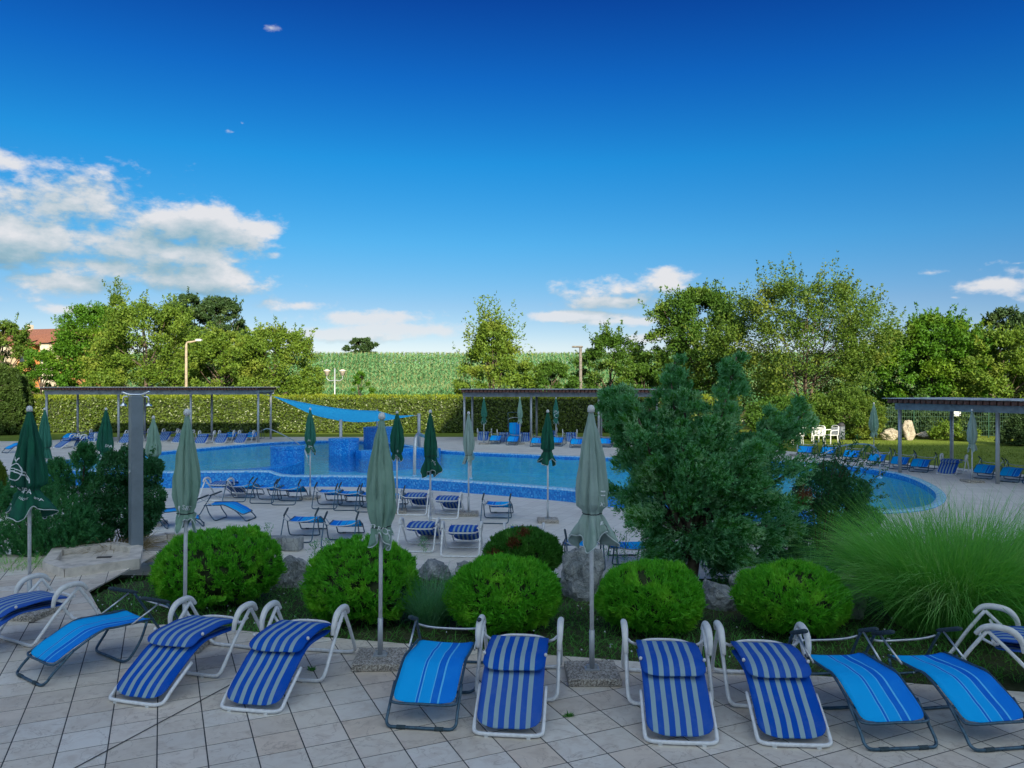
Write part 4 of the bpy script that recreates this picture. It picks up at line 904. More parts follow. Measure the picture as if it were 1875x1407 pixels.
for i, (px, tip, z, H, L, r0, m_, tie, fl, lab, bs, pr) in enumerate([
    (82, 748, -0.45, 2.45, 1.40, 0.15, M_CAN_MID, .74, .8, 'green folded parasol right behind the dark green logo parasol', 'slab', ()),
    (194, 748, -0.45, 2.45, 1.52, 0.19, M_CAN_GREEN, .78, .9, 'dark green folded parasol left of the steel shower post', 'slab', (('O', 0.16, FRONT - .5, .88), ('SPA', .1, FRONT + .7, .68))),
    (281, 763, -0.45, 2.40, 1.10, 0.15, M_CAN_FADED, .80, .3, 'grey green folded parasol just right of the shower post', 'slab', (('J', .14, FRONT + .9, .72),)),
    (568, 748, -0.45, 2.46, 1.15, 0.13, M_CAN_MID, .86, .4, 'slim green folded parasol under the left end of the sail', 'slab', (('in', .1, FRONT, .75), ('SPA', .08, FRONT + .2, .9))),
    (727, 754, -0.45, 2.45, 1.10, 0.155, M_CAN_GREEN, .90, .1, 'dark green folded parasol half hidden behind the central sage one', 'slab', (('E', .08, FRONT + .2, .86),)),
    (788, 752, -0.45, 2.58, 1.24, 0.125, M_CAN_GREEN, .72, .9, 'dark green folded parasol with a torn flaring skirt on a round base', 'round', (('XS', .09, FRONT + .6, .84),)),
    (858, 755, -0.45, 2.45, 1.15, 0.115, M_CAN_GREY, .86, .4, 'silver grey folded parasol above two striped loungers', 'slab', ()),
    (1003, 752, -0.45, 2.52, 1.14, 0.135, M_CAN_GREEN, .78, .8, 'dark green folded parasol standing alone on its slab mid deck', 'slab', ()),
    (886, 726, -0.17, 2.20, 1.15, 0.12, M_CAN_MID, .8, .3, 'left green folded parasol beneath the middle pergola', 'slab', ()),
    (952, 724, -0.17, 2.22, 1.15, 0.11, M_CAN_FADED, .85, .4, 'grey green folded parasol in the centre under the middle pergola', 'slab', ()),
    (1018, 727, -0.17, 2.20, 1.15, 0.125, M_CAN_MID, .84, .4, 'green folded parasol with white print, right one under the middle pergola', 'slab', (('SPA', .16, FRONT, .6), ('O', .3, FRONT, .8))),
    (1132, 724, -0.17, 2.20, 1.25, 0.12, M_CAN_FADED, .84, .5, 'faded folded parasol peeping out left of the juniper', 'slab', ()),
    (1460, 737, -0.17, 2.18, 1.10, 0.12, M_CAN_FADED, .84, .4, 'pale folded parasol behind the right juniper branch', 'slab', ()),
    (1600, 738, -0.17, 2.10, 1.30, 0.16, M_CAN_FADED, .88, .2, 'pale green folded parasol before the green netting on the lawn', 'slab', ()),
    (1779, 752, -0.17, 2.10, 1.12, 0.125, M_CAN_GREY, .85, .3, 'pale folded parasol under the right pergola', 'slab', ())]):
    p = par_tip(px, tip, z, H)
    if i in (8, 9, 10, 11): p = Vector(((px - HX) / F * 36.6, 36.6, -0.17))
    if i == 12: p = Vector(((px - HX) / F * 30.5, 30.5, -0.17))
    if i == 13: p = Vector(((px - HX) / F * 31.5, 31.5, LAWN_Z))
    if i == 14: p = at(1780, 883, -0.17)
    parasol(p, H, L, r0, m_, lab, GP, 60 + i * 7, bs, tie, fl, prints=pr, rot=i * 0.9)

# ---------------------------------------------------------------- shower
def basin_thing(label, poly, zb, h, inset):
    cx = sum(p[0] for p in poly) / len(poly); cy = sum(p[1] for p in poly) / len(poly); o = empty('shower_basin', (cx, cy, zb), 0, label, 'shower basin', 'stone shower basins')
    L = [(x - cx, y - cy) for x, y in poly]; I = [(x * inset, y * inset) for x, y in L]; n = len(L)
    MB().prism(I, 0.0, h * 0.45).build('basin_floor', M_SANDSTONE, o)
    for i in range(n):
        j = (i + 1) % n; b = MB(); g = 0.02
        q = [L[i], L[j], I[j], I[i]]; m_ = (sum(k[0] for k in q) / 4, sum(k[1] for k in q) / 4); q = [(x + (m_[0] - x) * g, y + (m_[1] - y) * g) for x, y in q]
        b.prism(q, 0.0, h + 0.004 * (i % 2)).build('kerb_stone', M_SANDSTONE, o)
    MB().box((0.1, 0.1, h * 0.45 + 0.006), (0.20, 0.09, 0.01), 0.2).build('drain', M_DRAIN, o)
    return o
bp = [at(77, 1047, -0.02), at(117, 1061, -0.02), at(257, 1041, -0.02), at(262, 1016, -0.02), at(213, 1008, -0.02), at(96, 1020, -0.02)]
basin_thing('pale stone shower basin left of the steel shower post', [(p.x, p.y) for p in bp], -0.03, 0.15, 0.74)
bp = [at(265, 1020, -0.1), at(330, 1012, -0.1), at(400, 990, -0.1), at(392, 978, -0.1), at(300, 982, -0.1), at(255, 992, -0.1)]
basin_thing('pale stone shower basin behind and right of the steel shower post', [(p.x, p.y) for p in bp], -0.20, 0.16, 0.76)
sp_ = at(246, 1012, 0.0); sh = empty('shower_post', (sp_.x, sp_.y + 0.05, -0.06), R(40), 'tall square steel shower post with two heads', 'shower')
MB().box((0, 0, 1.27), (0.175, 0.175, 2.54), 0, 0.012).build('post', M_POST, sh)
MB().box((0, 0, 0.09), (0.22, 0.22, 0.02), 0, 0.004).build('base_plate', M_GALV, sh)
MB().tube(spline([(-0.16, 0.16, 2.60), (-0.08, 0.08, 2.565), (0, 0, 2.56), (0.08, -0.08, 2.565), (0.16, -0.16, 2.61)], 4), 0.018, 8).build('top_bar', M_CHROME, sh, True)
for s_ in (-1, 1):
    k = Vector((s_ * 0.135, -s_ * 0.135, 0))
    MB().tube(spline([k * 0.7 + Vector((0, 0, 2.53)), k * 1.05 + Vector((0, 0, 2.52)), k * 1.1 + Vector((0, 0, 2.44))], 4), 0.014, 8).build('pipe', M_CHROME, sh, True)
    MB().lathe([(0.012, 0.05), (0.02, 0.03), (0.05, 0.0), (0.052, -0.015)], k * 1.1 + Vector((0, 0, 2.39)), 16).build('shower_head', M_CHROME, sh, True)
MB().lathe([(0.022, 0), (0.022, 0.03), (0.012, 0.04)], (0, 0, 0), 12).build('push_button', M_CHROME, sh).location = (-0.09, -0.02, 1.32)

# low wall stub by the bed
lw = empty('low_wall', at(500, 1006, -0.42), R(-6), 'short low grey stone wall beside the first round shrub', 'wall')
for k in range(3): MB().box((-0.34 + k * 0.34, 0.1, 0.10), (0.33, 0.26, 0.24), 0, 0.012).build('stone', M_ROCK, lw)

# ---------------------------------------------------------------- rocks
def rock(name, label, p, sx, sy, sz, seed, mat=M_ROCK, group='weathered rocks in the planting bed', sharp=0.34, sub=4):
    bm = bmesh.new(); bmesh.ops.create_icosphere(bm, subdivisions=sub, radius=1.0); rn = random.Random(seed)
    planes = [(Vector((rn.gauss(0, 1), rn.gauss(0, 1), rn.gauss(0, 1))).normalized(), rn.uniform(0.55, 0.85)) for _ in range(14)]
    for v in bm.verts:
        d = v.co.normalized(); r = 1.0
        for n_, k in planes:
            c = d.dot(n_)
            if c > 0.05: r = min(r, k / c)
        r = max(r, 0.5) + 0.10 * mnoise.fractal(d * 2.4 + Vector((seed, 0, 0)), 0.8, 2.0, 5) + 0.03 * mnoise.noise(d * 9 + Vector((0, seed, 0)))
        v.co = Vector((d.x * r * sx, d.y * r * sy, d.z * r * sz))
    me = bpy.data.meshes.new(name); bm.to_mesh(me); bm.free(); me.materials.append(mat)
    p = p.copy()
    if group.startswith('weathered'): p.z = min(p.z, bedz(p.x, p.y)) - 0.02
    o = link(name, me); o.location = p + Vector((0, 0, sz * sharp)); o.rotation_euler = (0, 0, rn.uniform(0, 6))
    return tag(o, label, 'rock', group)
def rk(px, pyb, z): return at(px, pyb, z)
rock('boulder', 'rounded grey rock between the two leftmost round shrubs', rk(541, 1068, -0.10), .26, .26, .34, 1)
rock('boulder', 'small pale stone at the foot of the left grey rock', rk(552, 1077, -0.09), .09, .08, .08, 2)
rock('boulder', 'flat layered boulder behind the second round shrub', rk(795, 1035, -0.25), .42, .3, .26, 3)
rock('boulder', 'flat layered boulder left of the brown flecked thuja', rk(868, 1036, -0.25), .40, .28, .26, 4)
rock('boulder', 'boulder tucked under the brown flecked thuja', rk(905, 1040, -0.22), .26, .24, .24, 41)
rock('boulder', 'large upright grey rock behind the pale parasol pole', rk(1064, 1090, -0.10), .38, .32, .62, 5)
rock('boulder', 'dark rock at the juniper trunk between two round shrubs', rk(1318, 1106, -0.08), .42, .3, .30, 6)
rock('boulder', 'dark rock behind the rightmost round shrub', rk(1385, 1072, -0.15), .40, .3, .34, 8)
rock('boulder', 'grey rock between the last round shrub and tall grass', rk(1558, 1120, -0.06), .22, .2, .30, 7)
rock('boulder', 'dark rock at the left of the juniper trunk', rk(1262, 1085, -0.12), .2, .2, .28, 9)
GB = 'boulders on the lawn'
rock('boulder', 'broad pale boulder left of the pergola post on the sunny lawn', at(1628, 806, LAWN_Z), .62, .5, .38, 12, M_ROCKP, GB, 0.6)
rock('boulder', 'tall pointed pale boulder in the middle of lawn group', at(1664, 806, LAWN_Z), .40, .36, .70, 13, M_ROCKP, GB, 0.5)
rock('boulder', 'low pale boulder at the right of the lawn group', at(1693, 804, LAWN_Z), .45, .4, .28, 14, M_ROCKP, GB, 0.6)

# ---------------------------------------------------------------- things on the lawn at right
def plastic_chair(p, a, label):
    o = empty('plastic_chair', p, R(a), label, 'chair', 'white plastic garden chairs'); W = M_WPLASTIC
    MB().box((0, 0, 0.42), (0.46, 0.44, 0.03), 0, 0.01).build('seat', W, o)
    for s_ in (-1, 1):
        for k, y in ((0, -0.2), (1, 0.2)): MB().tube([(s_ * 0.24, y * 1.15, 0), (s_ * 0.215, y, 0.42)], 0.022, 8).build('leg', W, o)
        MB().tube(spline([(s_ * 0.25, -0.24, 0.40), (s_ * 0.27, -0.22, 0.62), (s_ * 0.27, 0.05, 0.66), (s_ * 0.24, 0.26, 0.66)], 4), 0.022, 8).build('armrest', W, o)
    for k in range(5): MB().box((-0.18 + 0.09 * k, 0.25, 0.62), (0.055, 0.025, 0.36)).build('back_slat', W, o)
    MB().tube(spline([(-0.22, 0.24, 0.42), (-0.23, 0.27, 0.75), (-0.15, 0.29, 0.86), (0.15, 0.29, 0.86), (0.23, 0.27, 0.75), (0.22, 0.24, 0.42)], 5), 0.022, 8).build('back_frame', W, o)
    return o
plastic_chair(at(1460, 814, LAWN_Z), 80, 'white plastic chair at the left of the garden table, by the juniper')
plastic_chair(at(1500, 814, LAWN_Z), -30, 'white plastic chair in the middle, turned to the garden table')
plastic_chair(at(1521, 813, LAWN_Z), -70, 'white plastic chair beside the litter bin')
tp = at(1483, 811, LAWN_Z); tb = empty('garden_table', tp + Vector((0, .5, 0)), 0.2, 'white plastic garden table between chairs on the lawn', 'table')
MB().box((0, 0, 0.71), (1.2, 0.8, 0.035), 0, 0.01).build('tabletop', M_WPLASTIC, tb)
for x in (-.5, .5):
    for y in (-.3, .3): MB().tube([(x, y, 0), (x, y, .70)], 0.03, 8).build('leg', M_WPLASTIC, tb)
bn = empty('litter_bin', at(1540, 813, LAWN_Z), 0, 'grey round litter bin on a post beside white chairs', 'litter bin')
MB().tube([(0, .2, 0), (0, .2, .95)], 0.03, 8).build('post', M_GREENPOST, bn)
MB().lathe([(0.16, 0.22), (0.17, 0.26), (0.17, 0.82), (0.18, 0.85)], seg=20).build('body', M_BIN, bn, False)
MB().lathe([(0.185, 0.86), (0.18, 0.90), (0.10, 1.0), (0.02, 1.02)], seg=20).build('lid', M_BLACKRUB, bn, True)
nt = at(1640, 795, LAWN_Z); no = empty('shade_net', nt, 0, 'green shade netting sagging along the fence behind the boulders', 'netting')
b = MB(); nx_ = 24; vs = []
for j in range(9):
    for i in range(nx_ + 1):
        u = i / nx_; x = -1.9 + 3.9 * u; top = 0.75 + 0.30 * math.sin(u * 5.0 + 0.6) - 0.25 * u
        vs.append((x, 0.9 + 0.16 * math.sin(u * 17 + j * .9) * (1 - j / 8) - 0.7 * (1 - j / 8) ** 2, 0.02 + max(0.15, top) * j / 8 + 0.05 * math.sin(u * 11 + j)))
b.add(vs, [(j * (nx_ + 1) + i, j * (nx_ + 1) + i + 1, (j + 1) * (nx_ + 1) + i + 1, (j + 1) * (nx_ + 1) + i) for j in range(8) for i in range(nx_)]); b.build('net', M_NET, no, True)
fe = empty('wire_fence', (17.5, 41.5, LAWN_Z), 0, 'green wire fence with posts along the back of the right lawn', 'fence')
wires = MB()
for k in range(8): MB().tube([(k * 2.0, 0, 0), (k * 2.0, 0, 1.75)], 0.035, 8).build('post', M_GREENPOST, fe)
for k in range(113): wires.box((k * 0.125, 0, 0.88), (0.010, 0.010, 1.6))
for k in range(7): wires.box((7, 0.012, 0.12 + k * 0.25), (14, 0.012, 0.012))
tag(wires.build('wire_mesh', M_GREENPOST, fe), kind='stuff')
MB().box((6.3, -0.05, 1.35), (0.36, 0.02, 0.40)).build('notice_plate', M_WPLASTIC, fe)

# ---------------------------------------------------------------- lamps and poles beyond the hedge
lp = Vector(((341 - HX) / F * 52, 52, -0.3)); la = empty('street_lamp', lp, 0, 'beige street lamp with bent arm among trees at left', 'street lamp')
zt = CZ - (627 - HY) / F * 52 + 0.3
MB().tube([(0, 0, 0), (0, 0, zt * .55), (0, 0, zt - 0.15)], [0.11, 0.09, 0.075], 10).build('column', M_LAMPCONC, la, True)
MB().tube(spline([(0, 0, zt - 0.25), (0.06, 0, zt - 0.02), (0.35, 0, zt + 0.02), (0.72, 0, zt + 0.10)], 4), 0.06, 8).build('arm', M_LAMPCONC, la, True)
MB().box((0.85, 0, zt + 0.14), (0.38, 0.22, 0.15), 0, 0.04).build('lamp_head', M_WPLASTIC, la)
lp = Vector(((613 - HX) / F * 50, 50, -0.3)); la = empty('lantern_post', lp, 0, 'twin headed lantern post standing behind the hedge before the maize', 'street lamp')
zt = CZ - (682 - HY) / F * 50 + 0.3
MB().tube([(0, 0, 0), (0, 0, zt + 0.25)], 0.045, 10).build('column', M_GALV, la, True)
for s_ in (-1, 1):
    MB().tube(spline([(0, 0, zt - 0.5), (s_ * 0.3, 0, zt - 0.55), (s_ * 0.5, 0, zt - 0.40), (s_ * 0.5, 0, zt - 0.2)], 4), 0.025, 8).build('bracket', M_GALV, la, True)
    MB().lathe([(0.10, 0), (0.20, 0.28), (0.24, 0.30), (0.23, 0.33), (0.05, 0.42)], (s_ * 0.5, 0, zt - 0.22), 14).build('lantern', M_LANTERN, la, True)
lp = Vector(((1063 - HX) / F * 54, 54, -0.3)); la = empty('wooden_pole', lp, 0, 'grey wooden pole with flat lamp cap before the loose tree', 'pole')
zt = CZ - (637 - HY) / F * 54 + 0.3
MB().tube([(0, 0, 0), (0, 0, zt)], [0.13, 0.10], 10).build('pole', M_WOODPOLE, la, True)
MB().box((-0.22, 0, zt + 0.06), (0.75, 0.3, 0.12), 0, 0.03).build('lamp_head', M_WOODPOLE, la)

# ---------------------------------------------------------------- house behind the left trees
ho = empty('red_roofed_house', Vector(((40 - HX) / F * 110, 110, 0.0)), R(-16), 'ochre walled house with a red tiled roof behind the left trees', 'house')
zr, ze = CZ - (598 - HY) / F * 110, CZ - (630 - HY) / F * 110
MB().box((0, 5, ze / 2 - .5), (16, 10, ze + 1)).build('wall', M_ORANGE, ho)
for k in range(4):
    MB().box((-5.4 + k * 3.8, -0.9, ze / 2 + .2), (1.5, 1.9, ze - 0.6)).build('bay', M_CREAM if k % 2 else M_ORANGE, ho)
    wd_ = MB().box((-5.4 + k * 3.8, -1.87, ze - 2.0), (1.0, 0.06, 1.4)).build('window', M_GLASSD, ho)
    MB().box((-5.4 + k * 3.8, -1.9, ze - 2.75), (1.2, 0.12, 0.1)).build('sill', M_CREAM, wd_)
rf = MB(); rf.add([(-8.8, -1.6, ze - 0.2), (8.8, -1.6, ze - 0.2), (8.8, 5, zr), (-8.8, 5, zr), (-8.8, 11.6, ze - 0.2), (8.8, 11.6, ze - 0.2)], [(0, 1, 2, 3), (3, 2, 5, 4), (0, 3, 4), (1, 5, 2), (0, 4, 5, 1)])
ro = rf.build('roof', M_RTILE, ho)
for k in range(4):
    d_ = MB(); x = -5.4 + k * 3.8; d_.add([(x - 1.1, -2.3, ze - 0.05), (x + 1.1, -2.3, ze - 0.05), (x, -2.3, ze + 0.75), (x - 1.1, 2.6, ze + 1.35), (x + 1.1, 2.6, ze + 1.35), (x, 2.6, ze + 1.6)], [(0, 1, 2), (0, 2, 5, 3), (1, 4, 5, 2), (0, 3, 4, 1)])
    d_.build('dormer_roof', M_RTILE, ro)
for x in (-4, 3): MB().box((x, 5, zr + 0.2), (0.6, 0.6, 0.9)).build('chimney', M_CREAM, ro)

# ---------------------------------------------------------------- vegetation
def blob_noise(th, h, ph):
    return 0.5 * np.sin(3 * th + ph[0] + 2 * h) + 0.35 * np.sin(5 * th + ph[1] - 5 * h) + 0.3 * np.sin(9 * h + ph[2] + 2 * th)
PROF = {'round': lambda h: np.sqrt(np.clip(1 - (2 * h - 1) ** 2, 0.02, 1)) * 0.96 + 0.04,
        'cone': lambda h: np.clip(1.05 - h, 0.05, 1) ** 0.72 * np.clip(h * 6 + 0.45, 0, 1),
        'vase': lambda h: np.clip(0.50 + 0.75 * h, 0, 1) * np.sqrt(np.clip(1 - (np.clip(h - 0.45, 0, 1) / 0.56) ** 2, 0.05, 1)),
        'upright': lambda h: np.clip(0.72 + 0.5 * h, 0, 1) * np.clip(1.5 - 1.35 * h, 0.12, 1),
        'column': lambda h: np.clip(1.03 - h ** 2.2, 0.06, 1) * np.clip(h * 4 + 0.6, 0, 1)}
def tree(name, label, p, H, lo, Rw, style, mat, seed, ncl=130, nlf=80, leaf=0.17, rc=0.15, shoots=0, slen=1.0, bark=None, group='trees beyond the hedge', cat='tree', ry=0.85, trunk_r=None, stems=1, nlimb=22, shell=0.35):
    rng = np.random.default_rng(seed); o = empty(name, p, 0, label, cat, group); bark = bark or M_BARK
    nlf = int(nlf * 1.9); ncl = int(ncl * 1.15); leaf *= 0.98
    ph = rng.uniform(0, 6.28, 3); h = rng.uniform(0, 1, ncl) ** 0.9; th = rng.uniform(0, 6.28, ncl)
    rad = Rw * PROF[style](h) * np.sqrt(rng.uniform(shell, 1.0, ncl)) * (1 + 0.26 * blob_noise(th, h, ph))
    C = np.stack([rad * np.cos(th), rad * np.sin(th) * ry, (lo + (1 - lo) * h) * H - rc * Rw * 0.5], 1)
    rcl = Rw * rc * rng.uniform(0.7, 1.45, ncl)
    idx = np.repeat(np.arange(ncl), nlf); n = len(idx)
    off = unit(rng.normal(size=(n, 3))) * (rng.uniform(0, 1, n) ** 0.6)[:, None] * np.array([1, 1, 0.75]) * 1.05
    P = C[idx] + off * rcl[idx][:, None]
    if shoots:
        top = np.argsort(-(C[:, 2] / H + 0.35 * rad / Rw))[:max(shoots, 1)]; m = 34
        d = unit(np.stack([C[top, 0] / Rw * 0.75, C[top, 1] / Rw * 0.5, np.full(len(top), 0.95)], 1) + rng.normal(size=(len(top), 3)) * 0.22)
        t = rng.uniform(0, 1, (len(top), m)); ln = slen * rng.uniform(0.5, 1.25, len(top))
        Sp = C[top][:, None] + d[:, None] * (t * ln[:, None])[..., None] + rng.normal(size=(len(top), m, 3)) * (0.13 * slen * (1.15 - t))[..., None]
        P = np.concatenate([P, Sp.reshape(-1, 3)])
    P[:, 2] = np.maximum(P[:, 2], 0.15); n = len(P)
    out = unit(P * np.array([1, 1, 0.3]) - np.array([0, 0, H * 0.12]))
    U = unit(rng.normal(size=(n, 3)) + out * 0.7) * (leaf * rng.uniform(0.6, 1.35, n))[:, None]
    W = side_of(U, rng) * (leaf * 0.36 * rng.uniform(0.7, 1.3, n))[:, None]
    link('crown', card_mesh('crown', P, U, W, mat), o)
    tr = trunk_r or max(0.06, H * 0.022); rn = random.Random(seed)
    tk = MB()
    for s_ in range(stems):
        a = 6.28 * s_ / stems + seed; sp = 0.0 if stems == 1 else Rw * 0.28
        pts = [(0.1 * (stems > 1) * math.cos(a), 0.1 * (stems > 1) * math.sin(a), -0.3)] + [(math.cos(a) * sp * k ** 1.3 + rn.gauss(0, .02) * H * k * .4, math.sin(a) * sp * k ** 1.3, H * 0.80 * k) for k in (0.18, 0.4, 0.65, 1.0)]
        tk.tube(spline(pts, 4), [tr * (1.25 - 1.15 * i / 16) for i in range(17)], 8)
    tk.build('trunk', bark, o, True)
    br = MB()
    for k in rng.choice(ncl, min(nlimb, ncl), replace=False):
        e = Vector(C[k]); z0 = min(e.z * 0.75, H * 0.72) * rn.uniform(0.6, 0.95); s0 = Vector((0, 0, z0)); mid = s0.lerp(e, 0.5) + Vector((0, 0, -0.05 * H * rn.random()))
        br.tube(spline([s0, mid, e], 4), [tr * (0.26 if stems > 2 else 0.4) * (1.1 - 0.95 * i / 8) for i in range(9)], 5)
    br.build('branches', bark, o, True)
    return o
def tree_px(name, label, px, pytop, D, wpx, style, mat, seed, lo=0.12, zg=-0.3, **k):
    X = (px - HX) / F * D; H = CZ - (pytop - HY) / F * D - zg
    return tree(name, label, (X, D, zg), H, lo, wpx / 2 / F * D, style, mat, seed, **k)
tree_px('willow_tree', 'yellowish drooping tree cut by the left picture edge', 2, 588, 58, 120, 'round', L_OLIVE, 1, lo=.1, shoots=14, slen=1.0, ncl=130)
tree_px('leafy_bush', 'bright green bush right of the left edge tree, below the house', 75, 640, 54, 96, 'round', L_GREEN, 2, lo=.02, ncl=90)
tree_px('maple_tree', 'dense round bright green tree right of the red roof', 168, 556, 60, 122, 'round', L_GREEN, 3, lo=.14, ncl=190, nlf=95, rc=.2, shell=.5)
tree_px('birch_tree', 'thin pale trunked birch rising behind the dense green tree', 213, 538, 68, 62, 'upright', L_OLIVE, 4, lo=.3, ncl=70, nlf=60, shoots=14, slen=1.6, bark=M_BARKP)
tree_px('walnut_tree', 'broad olive yellow tree left of the street lamp', 268, 556, 57, 205, 'round', L_YELLOW, 5, lo=.03, ncl=240, nlf=80, shoots=36, slen=1.5, rc=.14)
tree_px('pine_tree', 'dark pine, left of two dark tops above the lamp', 345, 540, 74, 92, 'round', L_DARK, 6, lo=.3, ncl=130, nlf=90, leaf=.2, shoots=14)
tree_px('pine_tree', 'dark pine, right of two dark tops above the lamp', 398, 544, 72, 108, 'round', L_DARK, 7, lo=.25, ncl=160, nlf=95, leaf=.2, shoots=14)
tree_px('plum_tree', 'bronze green tree wedged left of the pines', 318, 556, 70, 90, 'round', L_OLIVE, 8, lo=.2, ncl=90)
tree_px('walnut_tree', 'yellow green tree just right of the street lamp', 410, 606, 55, 150, 'round', L_YELLOW, 9, lo=.0, ncl=170, shoots=24, slen=1.0, rc=.16)
tree_px('walnut_tree', 'wide spreading yellow green tree left of the twin lantern', 503, 602, 54, 176, 'vase', L_YELLOW, 10, lo=.0, ncl=210, shoots=44, slen=1.1, rc=.15)
tree_px('young_shrub', 'small green bush beside the twin lantern in front of maize', 660, 682, 52, 50, 'round', L_GREEN, 11, lo=.0, ncl=50, nlf=60, leaf=.13)
tree_px('lone_tree', 'small dark lone tree on the maize field skyline', 664, 619, 215, 54, 'round', L_DARK, 12, lo=.0, zg=7.6, ncl=80, nlf=70, leaf=.55)
tree_px('cherry_tree', 'loose tree with upright whip branches in the picture centre', 905, 590, 53, 182, 'upright', L_YELLOW, 13, lo=.0, ncl=170, nlf=70, shoots=70, slen=2.1, rc=.13, stems=3)
tree_px('cherry_tree', 'open dark green tree behind the wooden pole', 1118, 612, 56, 150, 'vase', L_MID, 14, lo=.05, ncl=120, nlf=75, shoots=30, slen=1.3, stems=2)
tree_px('low_tree', 'low dark tree filling the gap left of the tall conical tree', 1180, 668, 52, 120, 'round', L_MID, 15, lo=.0, ncl=110, nlf=80)
tree_px('low_tree', 'low dark green tree right of the central whip tree', 1010, 664, 54, 110, 'round', L_MID, 151, lo=.0, ncl=90, nlf=80)
tree_px('hornbeam_tree', 'tall conical green tree behind the juniper', 1278, 530, 53, 180, 'round', L_MID, 16, lo=.02, ncl=280, nlf=85, shoots=40, slen=1.2)
tree_px('apple_tree', 'broad crowned tree with forked bare trunks right of the juniper', 1474, 512, 47, 365, 'vase', L_OLIVE, 17, lo=.18, ncl=300, nlf=60, shoots=190, slen=1.7, stems=4, trunk_r=.11, nlimb=70, rc=.11, leaf=.15, shell=.2)
tree_px('ash_tree', 'bright green tree above the left end of the right pergola', 1706, 580, 48, 190, 'round', L_GREEN, 18, lo=.0, ncl=260, nlf=90, shoots=36, slen=1.1)
tree_px('ash_tree', 'yellow tinged tree at the right picture edge', 1838, 606, 46, 170, 'round', L_YELLOW, 19, lo=.0, ncl=190, nlf=85, shoots=20)
tree_px('ash_tree', 'dull green tree between the two right hand trees', 1772, 610, 52, 130, 'round', L_MID, 191, lo=.0, ncl=150, nlf=85, shoots=20)
tree_px('far_tree', 'dark distant tree above the right edge trees', 1850, 566, 85, 130, 'round', L_DARK, 20, lo=.2, ncl=140, leaf=.28, shoots=20)
tree_px('far_tree', 'dark low tree between juniper top and right pergola, behind broad tree', 1625, 606, 60, 150, 'round', L_MID, 21, lo=.0, ncl=100, leaf=.2)
GS = 'shrubs along the lawn'
tree_px('lawn_shrub', 'dense shrub under the broad tree, left of white chairs', 1440, 728, 41, 150, 'round', L_MID, 22, lo=.0, zg=LAWN_Z, ncl=150, nlf=80, leaf=.12, group=GS, cat='shrub')
tree_px('lawn_shrub', 'loose sunlit shrub behind the litter bin', 1545, 716, 41, 150, 'round', L_OLIVE, 23, lo=.0, zg=LAWN_Z, ncl=170, nlf=80, leaf=.12, shoots=20, slen=.6, group=GS, cat='shrub')
tree_px('lawn_shrub', 'dark shrub row behind the green netting', 1660, 742, 43.5, 190, 'round', L_DARK, 24, lo=.0, zg=LAWN_Z, ncl=170, nlf=80, leaf=.13, group=GS, cat='shrub')
tree_px('lawn_shrub', 'pale low bush right of the boulders by the fence', 1742, 776, 39.5, 80, 'round', L_YELLOW, 25, lo=.0, zg=LAWN_Z, ncl=70, nlf=60, leaf=.10, shoots=10, slen=.4, group=GS, cat='shrub')
tree_px('lawn_shrub', 'dark shrub behind the wire fence', 1790, 735, 44, 140, 'round', L_DARK, 26, lo=.0, zg=LAWN_Z, ncl=120, nlf=80, leaf=.14, group=GS, cat='shrub')
tree_px('clipped_bush', 'dark clipped bush at the right edge beyond the pergola', 1868, 752, 36, 62, 'column', L_DARK, 27, lo=.0, zg=LAWN_Z, ncl=150, nlf=90, leaf=.08, rc=.22, group=GS, cat='shrub')
for i, (px, top, D, wpx) in enumerate([(4, 668, 43.5, 34), (26, 676, 43.9, 32), (44, 690, 45.2, 26)]):
    tree_px('cypress', ['columnar cypress at the very left edge', 'middle columnar cypress at the left end of the hedge', 'smaller columnar cypress touching the hedge'][i], px, top, D, wpx, 'column', L_CYP, 30 + i, lo=0, zg=LAWN_Z, ncl=170, nlf=70, leaf=.13, rc=.30, group='cypresses by the hedge')

